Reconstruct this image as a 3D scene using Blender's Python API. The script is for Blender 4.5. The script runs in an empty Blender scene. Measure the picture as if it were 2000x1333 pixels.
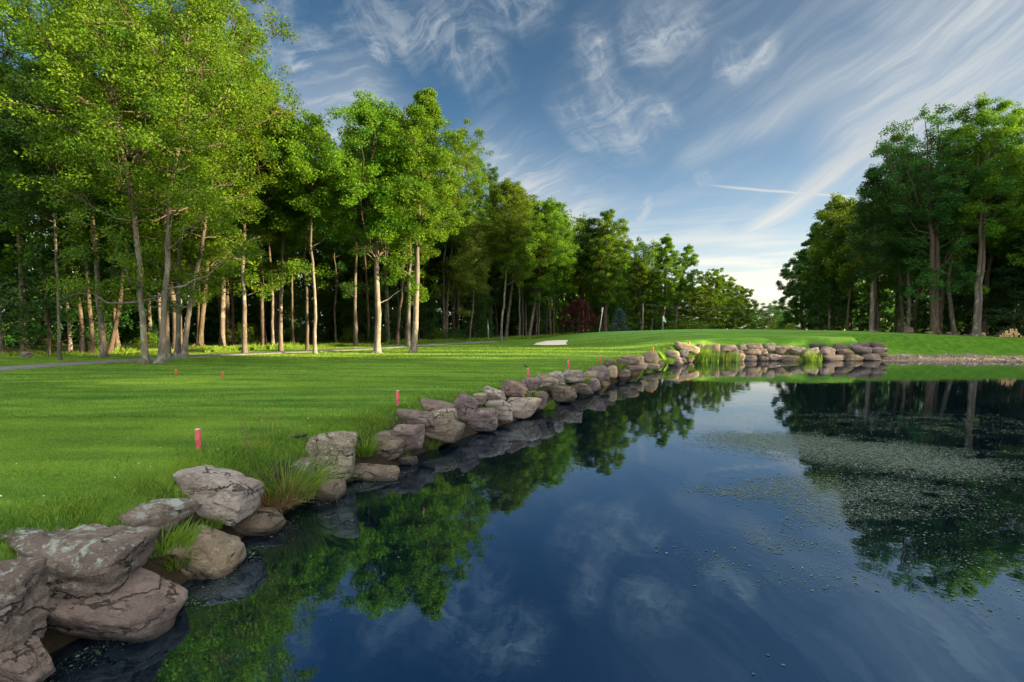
import bpy, bmesh, math, random
import numpy as np
from mathutils import Vector, noise as mnoise

scene = bpy.context.scene
COL = scene.collection
R = math.radians

# ------------------------------------------------------------------ camera
HC = 2.2                      # eye height above the pond surface (z = 0)
PITCH = R(4.5)
FPX, PPX, PPY = 1000.0, 1000.0, 726.7     # focal length / principal point of the 2000 px photograph
cam_d = bpy.data.cameras.new('camera')
cam_d.lens = 18.0; cam_d.sensor_width = 36.0
cam_d.shift_y = (PPY - 666.5) / 2000.0
cam_d.clip_start = 0.05; cam_d.clip_end = 3000
cam = bpy.data.objects.new('camera', cam_d); COL.objects.link(cam)
cam.location = (0, 0, HC); cam.rotation_euler = (R(90) - PITCH, 0, 0)
scene.camera = cam

# ------------------------------------------------------------------ sun, sky, exposure
SUN_AZ, SUN_EL = 100.0, 10.0   # degrees clockwise from +Y, degrees above the horizon
SUN_STRENGTH = 5.0
SKY_STRENGTH = 0.1
EXPOSURE = 2.35
scene.view_settings.view_transform = 'Standard'
scene.view_settings.look = 'None'
scene.view_settings.exposure = EXPOSURE
scene.view_settings.gamma = 1.0
scene.view_settings.use_curve_mapping = False
scene.cycles.max_bounces = 6
scene.cycles.diffuse_bounces = 2
scene.cycles.glossy_bounces = 3
scene.cycles.transmission_bounces = 4
scene.cycles.transparent_max_bounces = 4
scene.cycles.sample_clamp_indirect = 4.0
scene.cycles.use_denoising = True
scene.cycles.use_adaptive_sampling = True
scene.cycles.adaptive_threshold = 0.02

sun_d = bpy.data.lights.new('sun', 'SUN')
sun_d.energy = SUN_STRENGTH; sun_d.angle = R(0.5); sun_d.color = (1.0, 0.80, 0.47)
sun = bpy.data.objects.new('sun', sun_d); COL.objects.link(sun)
_sd = Vector((math.sin(R(SUN_AZ)) * math.cos(R(SUN_EL)), math.cos(R(SUN_AZ)) * math.cos(R(SUN_EL)), math.sin(R(SUN_EL))))
sun.rotation_euler = _sd.to_track_quat('Z', 'Y').to_euler()
sun.location = _sd * 200


class NT:
    """Small helper for writing node trees as expressions."""
    def __init__(self, tree):
        self.t = tree

    def n(self, kind, **kw):
        x = self.t.nodes.new(kind)
        for k, v in kw.items():
            setattr(x, k, v)
        return x

    def put(self, sock, v):
        if isinstance(v, bpy.types.NodeSocket):
            self.t.links.new(v, sock)
        else:
            if sock.type == 'RGBA' and len(v) == 3:
                v = (*v, 1)
            sock.default_value = v

    def m(self, op, a, b=0.0, c=None, clamp=False):
        x = self.n('ShaderNodeMath', operation=op, use_clamp=clamp)
        self.put(x.inputs[0], a); self.put(x.inputs[1], b)
        if c is not None:
            self.put(x.inputs[2], c)
        return x.outputs[0]

    def vm(self, op, a, b=(0, 0, 0)):
        x = self.n('ShaderNodeVectorMath', operation=op)
        self.put(x.inputs[0], a); self.put(x.inputs[1], b)
        return x.outputs[0]

    def xyz(self, x, y, z):
        c = self.n('ShaderNodeCombineXYZ')
        self.put(c.inputs[0], x); self.put(c.inputs[1], y); self.put(c.inputs[2], z)
        return c.outputs[0]

    def noise(self, vec, scale=1.0, detail=4.0, rough=0.55, dist=0.0, out=0):
        x = self.n('ShaderNodeTexNoise')
        if vec is not None:
            self.put(x.inputs['Vector'], vec)
        x.inputs['Scale'].default_value = scale; x.inputs['Detail'].default_value = detail
        x.inputs['Roughness'].default_value = rough; x.inputs['Distortion'].default_value = dist
        return x.outputs[out]

    def ss(self, v, lo, hi, a=0.0, b=1.0):
        x = self.n('ShaderNodeMapRange', interpolation_type='SMOOTHSTEP')
        self.put(x.inputs[0], v)
        for i, q in enumerate((lo, hi, a, b)):
            x.inputs[i + 1].default_value = q
        return x.outputs[0]

    def mix(self, f, a, b, blend='MIX'):
        x = self.n('ShaderNodeMix', data_type='RGBA', blend_type=blend)
        self.put(x.inputs[0], f); self.put(x.inputs[6], a); self.put(x.inputs[7], b)
        return x.outputs[2]

    def ramp(self, f, stops):
        x = self.n('ShaderNodeValToRGB')
        self.put(x.inputs[0], f)
        el = x.color_ramp.elements
        while len(el) < len(stops):
            el.new(0.5)
        for e, (p, c) in zip(el, stops):
            e.position = p; e.color = (*c, 1)
        return x.outputs[0]


world = bpy.data.worlds.new('World'); scene.world = world; world.use_nodes = True


def build_sky():
    t = world.node_tree; N = NT(t)
    bg = t.nodes['Background']
    bg.inputs[1].default_value = SKY_STRENGTH
    sk = N.n('ShaderNodeTexSky', sky_type='NISHITA')
    sk.sun_disc = False
    sk.sun_elevation = R(SUN_EL); sk.sun_rotation = R(SUN_AZ)
    sk.air_density = 1.0; sk.dust_density = 0.6; sk.ozone_density = 2.0
    tc = N.n('ShaderNodeTexCoord')
    d = N.vm('NORMALIZE', tc.outputs['Generated'])
    s = N.n('ShaderNodeSeparateXYZ'); N.put(s.inputs[0], d)
    X, Y, Z = s.outputs
    RAD = 180 / math.pi
    az = N.m('MULTIPLY', N.m('ARCTAN2', X, Y), RAD)        # degrees, 0 = +Y, 90 = +X
    el = N.m('MULTIPLY', N.m('ARCSINE', Z), RAD)
    # the clear blue: the Nishita sky, greyer towards the horizon
    blue = N.mix(1.0, sk.outputs[0], (0.145, 0.225, 0.265), 'MULTIPLY')
    hz = N.ss(el, 0, 30)
    blue = N.mix(hz, N.mix(1.0, sk.outputs[0], (0.50, 0.51, 0.54), 'MULTIPLY'), blue)
    zz = N.m('MAXIMUM', N.m('ADD', Z, 0.10), 0.05)
    pu = N.m('DIVIDE', X, zz); pv = N.m('DIVIDE', Y, zz)
    plane = N.xyz(pu, pv, 0.0)

    def ang(px, py):
        """sky direction (azimuth, elevation) of a place in the photograph's sky"""
        cx, cy = (px - PPX) / FPX, -(py - PPY) / FPX
        dx, dy, dz = cx, math.cos(PITCH) + cy * math.sin(PITCH), cy * math.cos(PITCH) - math.sin(PITCH)
        n = math.sqrt(dx * dx + dy * dy + dz * dz)
        return math.degrees(math.atan2(dx, dy)), math.degrees(math.asin(dz / n))

    def vec(a, e, ka, ke, w=0.0):
        return N.xyz(N.m('MULTIPLY', a, ka), N.m('MULTIPLY', e, ke), w)

    def wobble(freq, amp, seed, detail=5, rough=0.6):
        n = N.noise(vec(az, el, freq, freq, seed), 1.0, detail, rough, 0.3, out=1)
        q = N.n('ShaderNodeSeparateXYZ'); N.put(q.inputs[0], N.vm('SUBTRACT', n, (0.5, 0.5, 0.5)))
        return N.m('MULTIPLY', q.outputs[0], amp), N.m('MULTIPLY', q.outputs[1], amp)
    w1a, w1e = wobble(0.075, 9.0, 0.0, 3, 0.5); w2a, w2e = wobble(0.30, 1.3, 4.0, 4, 0.5)
    azw = N.m('ADD', az, N.m('ADD', w1a, w2a)); elw = N.m('ADD', el, N.m('ADD', w1e, w2e))
    azf = N.m('ADD', az, N.m('MULTIPLY', w1a, 0.50)); elf = N.m('ADD', el, N.m('ADD', N.m('MULTIPLY', w1e, 0.50), N.m('MULTIPLY', w2e, 0.40)))

    def fibre(angle, along, across, seed, a=azw, e=elw, lo=0.42, hi=0.68, detail=7):
        """long thin cirrus threads running at an angle (degrees, raised toward the right)"""
        c, s_ = math.cos(R(angle)), math.sin(R(angle))
        u = N.m('ADD', N.m('MULTIPLY', a, c), N.m('MULTIPLY', e, s_))
        v = N.m('SUBTRACT', N.m('MULTIPLY', e, c), N.m('MULTIPLY', a, s_))
        return N.ss(N.noise(vec(u, v, along, across, seed), 1.0, detail, 0.62, 0.25), lo, hi)

    def stroke(p0, p1, width, amp, a=azw, e=elw, taper=0.0):
        """soft band of cloud between two sky directions (azimuth, elevation in degrees)"""
        dx, dy = p1[0] - p0[0], p1[1] - p0[1]
        L = math.hypot(dx, dy); dx /= L; dy /= L
        ra = N.m('SUBTRACT', a, p0[0]); re = N.m('SUBTRACT', e, p0[1])
        al = N.m('ADD', N.m('MULTIPLY', ra, dx), N.m('MULTIPLY', re, dy))
        ac = N.m('SUBTRACT', N.m('MULTIPLY', re, dx), N.m('MULTIPLY', ra, dy))
        f = N.m('MULTIPLY', N.ss(al, -0.12 * L, 0.25 * L), N.ss(al, 0.75 * L, 1.12 * L, 1, 0))
        if taper:
            w = N.m('ADD', width * (1 - taper), N.m('MULTIPLY', N.m('DIVIDE', al, L), width * taper))
            w = N.m('MAXIMUM', w, width * 0.1)
            q = N.m('DIVIDE', ac, w)
        else:
            q = N.m('DIVIDE', ac, width)
        g = N.m('EXPONENT', N.m('MULTIPLY', N.m('MULTIPLY', q, q), -1.0))
        return N.m('MULTIPLY', N.m('MULTIPLY', f, g), amp)

    def group(items, a=azw, e=elw):
        r = None
        for it in items:
            x = stroke(ang(*it[0]), ang(*it[1]), it[2], it[3], a, e, taper=it[4] if len(it) > 4 else 0.0)
            r = x if r is None else N.m('MAXIMUM', r, x)
        return r
    fr = fibre(29, 0.04, 0.42, 1.0, azf, elf); fr2 = fibre(34, 0.07, 1.7, 2.0, azf, elf, lo=0.40, hi=0.70)
    fl = fibre(-62, 0.10, 0.50, 3.0); fl2 = fibre(20, 0.16, 0.9, 5.0); puff = N.ss(N.noise(vec(N.m('ADD', azw, N.m('MULTIPLY', elw, 0.5)), N.m('SUBTRACT', elw, N.m('MULTIPLY', azw, 0.25)), 0.16, 0.40, 8.0), 1.0, 8, 0.70, 0.1), 0.44, 0.66)
    # single wisps, left and centre
    wl = group((((1225, 300), (1125, 30), 2.0, 0.85), ((1100, 280), (1310, 220), 1.3, 0.95), ((1070, 190), (1260, 235), 1.9, 0.5), ((1170, 150), (1225, 320), 2.6, 0.55),
                ((570, 150), (610, 20), 2.2, 0.9), ((745, 115), (735, 40), 1.4, 0.9), ((640, 25), (960, 45), 3.0, 0.55), ((780, 40), (1000, 150), 2.0, 0.7), ((860, 20), (1080, -20), 2.2, 0.75),
                ((1210, 95), (1400, 0), 2.4, 0.8), ((1395, 118), (1530, 60), 1.4, 0.9), ((380, 70), (600, 30), 6.0, 0.5), ((992, 155), (985, 120), 0.6, 0.6), ((1340, 372), (1378, 345), 0.8, 0.6), ((1235, 450), (1265, 400), 1.0, 0.75)))
    wl = N.m('MULTIPLY', wl, N.m('ADD', 0.10, N.m('ADD', N.m('MULTIPLY', puff, 0.55), N.m('ADD', N.m('MULTIPLY', fl, 0.35), N.m('MULTIPLY', fl2, 0.30)))))
    # the fan of cirrus that opens toward the upper right
    fan = group((((1390, 285), (2150, -120), 3.2, 0.9, 0.72), ((1420, 465), (1850, 210), 2.2, 1.0, 0.7), ((1590, 320), (2250, 40), 10.0, 1.0, 0.6), ((1480, 200), (2000, -80), 2.6, 0.5, 0.5), ((1730, 330), (2300, 160), 9.0, 0.95, 0.3),
                 ((1310, 335), (1500, 225), 1.2, 0.45), ((1680, 120), (2100, -160), 6.0, 0.75, 0.4)), azf, elf)
    fan = N.m('MULTIPLY', fan, N.m('ADD', 0.50, N.m('ADD', N.m('MULTIPLY', fr, 0.60), N.m('MULTIPLY', fr2, 0.22))))
    # low banks and glow near the horizon, brightest between the two woods
    lowtex = N.ss(N.noise(vec(az, el, 0.045, 0.60), 1.0, 5, 0.55, 0.3), 0.42, 0.62)
    low = N.m('MULTIPLY', N.ss(el, 2.0, 17.0, 1, 0), N.m('ADD', 0.38, N.m('MULTIPLY', lowtex, 0.75)))
    leftglow = N.m('MULTIPLY', stroke(ang(380, 330), ang(800, 215), 6.0, 0.85), N.m('ADD', 0.5, N.m('MULTIPLY', fl2, 0.5)))
    midglow = N.m('MULTIPLY', stroke(ang(900, 270), ang(1220, 500), 3.6, 0.95), N.m('ADD', 0.45, N.m('MULTIPLY', fl2, 0.6)))
    cl = N.m('MAXIMUM', N.m('MAXIMUM', wl, fan), N.m('MAXIMUM', low, N.m('MAXIMUM', leftglow, midglow)))
    # thin even veil that greys the right half of the sky
    veil = N.m('MULTIPLY', N.ss(az, -8, 40), N.m('ADD', 0.20, N.m('MULTIPLY', fr, 0.16)))
    cl = N.m('ADD', cl, N.m('MULTIPLY', N.m('SUBTRACT', 1.0, N.m('MINIMUM', cl, 1.0)), veil))
    aw = N.m('ADD', az, N.m('MULTIPLY', w2a, 0.12)); ew = N.m('ADD', el, N.m('MULTIPLY', w2e, 0.14))
    trail = stroke(ang(1372, 360), ang(1760, 389), 0.15, 0.95, aw, ew)
    cl = N.m('MINIMUM', N.m('MAXIMUM', cl, trail), 1.0)
    # unseen bright cloud added overhead and behind the viewer to fill the lawn shade
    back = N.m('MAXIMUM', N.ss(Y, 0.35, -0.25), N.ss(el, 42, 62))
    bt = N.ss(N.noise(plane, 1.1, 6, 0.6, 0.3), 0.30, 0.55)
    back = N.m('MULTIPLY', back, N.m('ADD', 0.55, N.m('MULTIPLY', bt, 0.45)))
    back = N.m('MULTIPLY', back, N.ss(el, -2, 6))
    warm = N.ss(el, 2, 17)
    ccol = N.mix(warm, (2.55, 2.35, 1.95), (1.18, 1.28, 1.35))        # cloud radiance (times the sky strength)
    near = N.mix(cl, blue, ccol)
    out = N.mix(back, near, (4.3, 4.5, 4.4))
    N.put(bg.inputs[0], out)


build_sky()

# ------------------------------------------------------------------ helpers
rng = np.random.default_rng(7)
random.seed(7)
CP, SP = math.cos(PITCH), math.sin(PITCH)


def ray(px, py):
    cx, cy = (px - PPX) / FPX, -(py - PPY) / FPX
    return cx, CP + cy * SP, cy * CP - SP


def at_y(px, py, Y):
    d = ray(px, py); t = Y / d[1]
    return d[0] * t, Y, HC + d[2] * t


def at_z(px, py, z=0.0):
    d = ray(px, py); t = (z - HC) / d[2]
    return d[0] * t, d[1] * t, z


def tag(o, label=None, cat=None, group=None, kind=None):
    for k, v in (('label', label), ('category', cat), ('group', group), ('kind', kind)):
        if v:
            o[k] = v
    return o


def empty(name, loc, rz=0.0):
    o = bpy.data.objects.new(name, None); COL.objects.link(o)
    o.empty_display_size = 0.3; o.location = loc; o.rotation_euler = (0, 0, rz)
    return o


def link(name, me, parent=None, loc=None):
    o = bpy.data.objects.new(name, me); COL.objects.link(o)
    if parent is not None:
        o.parent = parent
    if loc is not None:
        o.location = loc
    return o


def mesh_polys(name, V, F, mat=None, smooth=False, tint=None):
    """mesh from a vertex array and an (n,k) face array, or a list of such arrays"""
    if not isinstance(F, (list, tuple)):
        F = [F]
    F = [np.asarray(f, dtype=np.int32) for f in F if len(f)]
    V = np.asarray(V, dtype=np.float32)
    me = bpy.data.meshes.new(name)
    me.vertices.add(len(V)); me.vertices.foreach_set('co', V.ravel())
    nl = sum(f.size for f in F); nf = sum(len(f) for f in F)
    me.loops.add(nl); me.polygons.add(nf)
    me.loops.foreach_set('vertex_index', np.concatenate([f.ravel() for f in F]))
    st = []; c = 0
    for f in F:
        st.append(c + np.arange(len(f)) * f.shape[1]); c += f.size
    me.polygons.foreach_set('loop_start', np.concatenate(st).astype(np.int32))
    if smooth:
        me.polygons.foreach_set('use_smooth', np.ones(nf, dtype=bool))
    if tint is not None:
        a = me.attributes.new('tint', 'FLOAT', 'FACE')
        a.data.foreach_set('value', np.asarray(tint, dtype=np.float32))
    if mat is not None:
        me.materials.append(mat)
    me.update(calc_edges=True)
    return me


class Tubes:
    def __init__(self):
        self.V, self.F, self.n = [], [], 0

    def add(self, P, rad, k=8, cap=True):
        P = np.asarray(P, float); rad = np.asarray(rad, float); m = len(P)
        T = np.gradient(P, axis=0); T /= np.linalg.norm(T, axis=1)[:, None] + 1e-9
        ref = np.where(np.abs(T[:, 2:3]) > 0.9, np.array([[1.0, 0, 0]]), np.array([[0, 0, 1.0]]))
        ref = np.repeat(ref[:1], m, 0) if abs(T[0, 2]) > 0.9 else ref * 0 + np.array([[0, 0, 1.0]]) if np.max(np.abs(T[:, 2])) < 0.95 else np.repeat([[0.7, 0.71, 0.05]], m, 0)
        A = np.cross(T, ref); A /= np.linalg.norm(A, axis=1)[:, None] + 1e-9
        B = np.cross(T, A)
        an = np.arange(k) / k * 2 * math.pi
        ring = P[:, None] + rad[:, None, None] * (A[:, None] * np.cos(an)[None, :, None] + B[:, None] * np.sin(an)[None, :, None])
        self.V.append(ring.reshape(-1, 3))
        i = np.arange(m - 1)[:, None] * k; j = np.arange(k)[None]
        a = i + j; b = i + (j + 1) % k
        self.F.append((np.stack([a, b, b + k, a + k], -1).reshape(-1, 4)) + self.n)
        self.n += m * k

    def arrays(self):
        return np.concatenate(self.V), np.concatenate(self.F)


# ------------------------------------------------------------------ materials
def new_mat(name):
    m = bpy.data.materials.new(name); m.use_nodes = True
    t = m.node_tree; t.nodes.clear()
    N = NT(t)
    out = N.n('ShaderNodeOutputMaterial')
    return m, N, out


def principled(N, out, color, rough=0.8, spec=0.3, normal=None):
    p = N.n('ShaderNodeBsdfPrincipled')
    N.put(p.inputs['Base Color'], color); N.put(p.inputs['Roughness'], rough)
    p.inputs['Specular IOR Level'].default_value = spec
    if normal is not None:
        N.put(p.inputs['Normal'], normal)
    N.t.links.new(p.outputs[0], out.inputs[0])
    return p


def bump(N, h, strength=0.5, dist=0.05):
    b = N.n('ShaderNodeBump'); b.inputs['Strength'].default_value = strength; b.inputs['Distance'].default_value = dist
    N.put(b.inputs['Height'], h)
    return b.outputs[0]


def leaf_mat(name, c0, c1, trans=0.4, spread=0.03):
    m, N, out = new_mat(name)
    at = N.n('ShaderNodeAttribute', attribute_name='tint')
    oi = N.n('ShaderNodeObjectInfo')
    col = N.mix(at.outputs['Fac'], c0, c1)
    hs = N.n('ShaderNodeHueSaturation')
    N.put(hs.inputs['Hue'], N.m('ADD', 0.5 - spread * 0.35, N.m('MULTIPLY', oi.outputs['Random'], spread)))
    hs.inputs['Saturation'].default_value = 1.0
    N.put(hs.inputs['Value'], N.m('ADD', 0.8, N.m('MULTIPLY', oi.outputs['Random'], 0.4)))
    N.put(hs.inputs['Color'], col)
    p = N.n('ShaderNodeBsdfPrincipled'); N.put(p.inputs['Base Color'], hs.outputs[0])
    p.inputs['Roughness'].default_value = 0.55; p.inputs['Specular IOR Level'].default_value = 0.25
    tr = N.n('ShaderNodeBsdfTranslucent')
    N.put(tr.inputs[0], N.mix(1.0, hs.outputs[0], (1.35, 1.25, 0.55), 'MULTIPLY'))
    mx = N.n('ShaderNodeMixShader'); mx.inputs[0].default_value = trans
    N.t.links.new(p.outputs[0], mx.inputs[1]); N.t.links.new(tr.outputs[0], mx.inputs[2])
    N.t.links.new(mx.outputs[0], out.inputs[0])
    return m


def bark_mat(name, c0, c1, c2, lichen=0.35):
    m, N, out = new_mat(name)
    tc = N.n('ShaderNodeTexCoord'); oi = N.n('ShaderNodeObjectInfo')
    off = N.vm('ADD', tc.outputs['Object'], N.xyz(N.m('MULTIPLY', oi.outputs['Random'], 31.0), 0, 0))
    a = N.noise(N.vm('MULTIPLY', off, (9, 9, 1.6)), 1.0, 6, 0.65)
    b = N.noise(N.vm('MULTIPLY', off, (3, 3, 2.2)), 1.0, 5, 0.6, 0.5)
    ring = N.noise(N.vm('MULTIPLY', off, (2, 2, 14)), 1.0, 3, 0.6)
    col = N.mix(N.ss(a, 0.3, 0.7), c0, c1)
    col = N.mix(N.m('MULTIPLY', N.ss(b, 0.52, 0.66), lichen * 2), col, c2)
    col = N.mix(N.m('MULTIPLY', N.ss(ring, 0.6, 0.7), 0.35), col, (0.03, 0.025, 0.02))
    so = N.n('ShaderNodeSeparateXYZ'); N.put(so.inputs[0], tc.outputs['Object'])
    young = N.mix(a, (0.05, 0.036, 0.025), (0.095, 0.07, 0.05))            # smoother brown bark on the upper stem and limbs
    col = N.mix(N.ss(N.m('ADD', so.outputs[2], N.m('MULTIPLY', b, 3.0)), 5.5, 10.0), col, young)
    principled(N, out, col, 0.9, 0.15, bump(N, a, 0.8, 0.03))
    return m


def rock_mat(name, c0, c1, lichen=0.3, lich_col=(0.42, 0.45, 0.40), speck=0.0, strata=1.0):
    m, N, out = new_mat(name)
    tc = N.n('ShaderNodeTexCoord'); oi = N.n('ShaderNodeObjectInfo'); g = N.n('ShaderNodeNewGeometry')
    off = N.vm('ADD', tc.outputs['Object'], N.xyz(N.m('MULTIPLY', oi.outputs['Random'], 57.0), N.m('MULTIPLY', oi.outputs['Random'], 13.0), 0))
    big = N.noise(off, 2.6, 5, 0.6, 0.4)
    fine = N.noise(off, 16.0, 6, 0.65)
    band = N.noise(N.vm('MULTIPLY', off, (1.2, 1.2, 11)), 1.0, 5, 0.6, 0.6)
    grit = N.noise(off, 70.0, 3, 0.6)
    col = N.mix(N.ss(big, 0.35, 0.65), c0, c1)
    col = N.mix(N.m('MULTIPLY', N.ss(fine, 0.45, 0.7), 0.55), col, tuple(0.5 * x for x in c0))
    col = N.mix(N.m('MULTIPLY', N.ss(band, 0.58, 0.72), 0.45 * strata), col, tuple(0.42 * x for x in c0))
    col = N.mix(N.m('MULTIPLY', N.ss(grit, 0.5, 0.72), 0.35), col, tuple(min(1, 1.5 * x) for x in c1))
    sp = N.n('ShaderNodeSeparateXYZ'); N.put(sp.inputs[0], g.outputs['Normal'])
    up = N.ss(sp.outputs[2], -0.25, 0.75)
    l1 = N.noise(off, 4.5, 6, 0.72, 0.5)
    l2 = N.noise(off, 19.0, 4, 0.7, 0.3)
    lm = N.m('MULTIPLY', N.ss(N.m('ADD', N.m('MULTIPLY', l1, 0.6), N.m('MULTIPLY', l2, 0.5)), 0.62 - 0.12 * lichen, 0.70 - 0.1 * lichen), up)
    col = N.mix(N.m('MULTIPLY', lm, min(1.0, lichen * 1.3)), col, lich_col)
    if speck:
        v = N.n('ShaderNodeTexVoronoi'); N.put(v.inputs['Vector'], off); v.inputs['Scale'].default_value = 26
        sk = N.m('MULTIPLY', N.ss(v.outputs['Distance'], 0.22, 0.34, 1, 0), N.ss(l1, 0.45, 0.6))
        col = N.mix(N.m('MULTIPLY', sk, speck), col, (0.48, 0.43, 0.30))
        sk2 = N.ss(N.noise(off, 34, 3, 0.6), 0.56, 0.64)
        col = N.mix(N.m('MULTIPLY', sk2, speck * 0.7), col, (0.035, 0.035, 0.03))
    cv = N.n('ShaderNodeTexVoronoi', feature='DISTANCE_TO_EDGE')
    cw = N.vm('ADD', N.vm('MULTIPLY', off, (1.5, 1.5, 3.4)), N.vm('MULTIPLY', N.noise(off, 3.0, 4, 0.6, out=1), (0.9, 0.9, 0.9)))
    N.put(cv.inputs['Vector'], cw); cv.inputs['Scale'].default_value = 1.0
    crack = N.m('MULTIPLY', N.ss(cv.outputs['Distance'], 0.004, 0.03, 1, 0), N.ss(big, 0.42, 0.58))
    col = N.mix(N.m('MULTIPLY', crack, 0.8), col, (0.02, 0.016, 0.013))
    ps = N.n('ShaderNodeSeparateXYZ'); N.put(ps.inputs[0], g.outputs['Position'])
    wet = N.ss(N.m('ADD', ps.outputs[2], N.m('MULTIPLY', big, 0.06)), 0.05, 0.11, 1, 0)     # damp stain at the waterline
    col = N.mix(N.m('MULTIPLY', wet, 0.7), col, (0.02, 0.018, 0.015))
    h = N.m('ADD', N.m('MULTIPLY', fine, 0.6), N.m('ADD', N.m('MULTIPLY', band, 0.8 * strata), N.m('SUBTRACT', N.m('MULTIPLY', grit, 0.25), N.m('MULTIPLY', crack, 0.9))))
    principled(N, out, col, 0.9, 0.2, bump(N, h, 1.0, 0.06))
    return m


def plain_mat(name, c, rough=0.6, var=0.25, scale=6.0, spec=0.3, stretch=(1, 1, 1)):
    m, N, out = new_mat(name)
    tc = N.n('ShaderNodeTexCoord')
    a = N.noise(N.vm('MULTIPLY', tc.outputs['Object'], stretch), scale, 5, 0.6)
    col = N.mix(N.ss(a, 0.3, 0.7), tuple(x * (1 - var) for x in c), tuple(min(1, x * (1 + var)) for x in c))
    principled(N, out, col, rough, spec, bump(N, a, 0.3, 0.01))
    return m


LEAF = {
    'maple': leaf_mat('maple_leaf', (0.034, 0.098, 0.009), (0.142, 0.220, 0.012)),
    'deep': leaf_mat('deep_leaf', (0.026, 0.082, 0.017), (0.056, 0.125, 0.022)),
    'pale': leaf_mat('pale_leaf', (0.14, 0.20, 0.035), (0.20, 0.25, 0.04)),
    'needle': leaf_mat('needle', (0.016, 0.055, 0.022), (0.030, 0.075, 0.024), 0.15),
    'spruce': leaf_mat('spruce_needle', (0.045, 0.10, 0.105), (0.07, 0.135, 0.135), 0.1),
    'red': leaf_mat('red_leaf', (0.05, 0.010, 0.016), (0.085, 0.016, 0.02), 0.3, 0.02),
    'grass': leaf_mat('grass_blade', (0.045, 0.120, 0.012), (0.205, 0.310, 0.034), 0.35, 0.0),
    'reed': leaf_mat('reed_blade', (0.04, 0.105, 0.018), (0.14, 0.19, 0.03), 0.35, 0.04),
    'straw': leaf_mat('dry_blade', (0.20, 0.115, 0.06), (0.30, 0.20, 0.11), 0.25, 0.0),
}
BARK = {
    'grey': bark_mat('grey_bark', (0.065, 0.052, 0.042), (0.14, 0.115, 0.092), (0.25, 0.24, 0.19)),
    'brown': bark_mat('brown_bark', (0.05, 0.036, 0.026), (0.11, 0.08, 0.058), (0.16, 0.145, 0.11), 0.2),
    'pale': bark_mat('pale_bark', (0.10, 0.082, 0.065), (0.19, 0.16, 0.13), (0.30, 0.285, 0.23)),
    'white': bark_mat('white_bark', (0.55, 0.53, 0.48), (0.7, 0.68, 0.62), (0.75, 0.73, 0.68), 0.2),
}
ROCK = {
    'grey': rock_mat('lichen_rock', (0.1122, 0.084, 0.0711), (0.2007, 0.1522, 0.1278), 0.6, (0.33, 0.36, 0.32)),
    'pink': rock_mat('pink_rock', (0.1323, 0.0933, 0.0797), (0.2188, 0.1605, 0.1373), 0.12),
    'brown': rock_mat('brown_rock', (0.1018, 0.0758, 0.0576), (0.1883, 0.1438, 0.1095), 0.15),
    'tan': rock_mat('tan_rock', (0.1679, 0.1264, 0.0881), (0.2748, 0.2139, 0.1532), 0.25),
    'purple': rock_mat('purple_rock', (0.1272, 0.0914, 0.0874), (0.2239, 0.1672, 0.1559), 0.25),
    'pale': rock_mat('pale_rock', (0.2035, 0.1633, 0.1392), (0.3155, 0.2625, 0.2275), 0.35, (0.42, 0.44, 0.37)),
    'speckled': rock_mat('speckled_rock', (0.1628, 0.1361, 0.1021), (0.2748, 0.2286, 0.1717), 0.35, (0.4, 0.38, 0.28), 0.9),
    'dark': rock_mat('dark_rock', (0.045, 0.038, 0.036), (0.09, 0.075, 0.07), 0.1),
}

# ------------------------------------------------------------------ terrain
SHORE_PX = [(-60, 1440), (60, 1326), (130, 1278), (215, 1238), (300, 1198), (352, 1168), (440, 1100), (480, 1062), (545, 1022), (610, 985),
            (690, 945), (775, 923), (830, 888), (900, 862), (970, 838), (1045, 812), (1100, 788), (1170, 762), (1235, 738), (1290, 722), (1325, 712.5), (1354, 707)]
SHORE = [at_z(*p)[:2] for p in SHORE_PX]
YF = SHORE[-1][1]
POND = np.array([(-3.4, 1.4), (-2.6, 0.75)][::-1] + SHORE +
                [(15.4, YF + 0.7), (20.0, YF + 1.1), (27.6, YF + 1.1), (31.0, YF + 0.6), (38.0, YF - 0.6), (47, YF - 2.6), (56, 28), (58, 12), (52, 2.0), (30, 0.9), (8, 0.7)])


def ss(x, a, b):
    t = np.clip((np.asarray(x, float) - a) / (b - a), 0, 1)
    return t * t * (3 - 2 * t)


def pond_dist(x, y):
    """signed distance to the waterline, positive on land"""
    x = np.asarray(x, float); y = np.asarray(y, float)
    d = np.full(x.shape, 1e9); ins = np.zeros(x.shape, bool)
    n = len(POND)
    for i in range(n):
        ax, ay = POND[i]; bx, by = POND[(i + 1) % n]
        ex, ey = bx - ax, by - ay
        t = np.clip(((x - ax) * ex + (y - ay) * ey) / (ex * ex + ey * ey), 0, 1)
        d = np.minimum(d, np.hypot(x - ax - t * ex, y - ay - t * ey))
        c = ((ay > y) != (by > y)) & (x < (bx - ax) * (y - ay) / (by - ay + 1e-12) + ax)
        ins ^= c
    return np.where(ins, -d, d)


def land(x, y):
    zl = 0.70 + 0.45 * ss(y, 22, 62) + 0.3 * ss(y, 60, 100)
    zr = 1.52 + 0.22 * ss(y, 38, 50) + 0.3 * ss(y, 60, 120)
    z = zl + (zr - zl) * ss(x + 0.12 * (y - 34), 7, 18) * ss(y, 30, 36)
    mx = np.abs((x - 25.5) / 17.5) ** 2.6; my = np.abs((y - 62) / 24) ** 2.6
    z = z + 0.72 * np.exp(-(mx + my) * 1.25)
    z = z + 0.16 * ss(-x, 24, 40) * 1.0
    z = z + 0.035 * np.sin(x * 0.31 + 1.2) * np.sin(y * 0.23 + 0.4) * ss(y, 6, 16)
    return z


def gentle(x, y):
    return ss(x, 26.3, 27.7) * ss(y, 20, 30)


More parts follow.
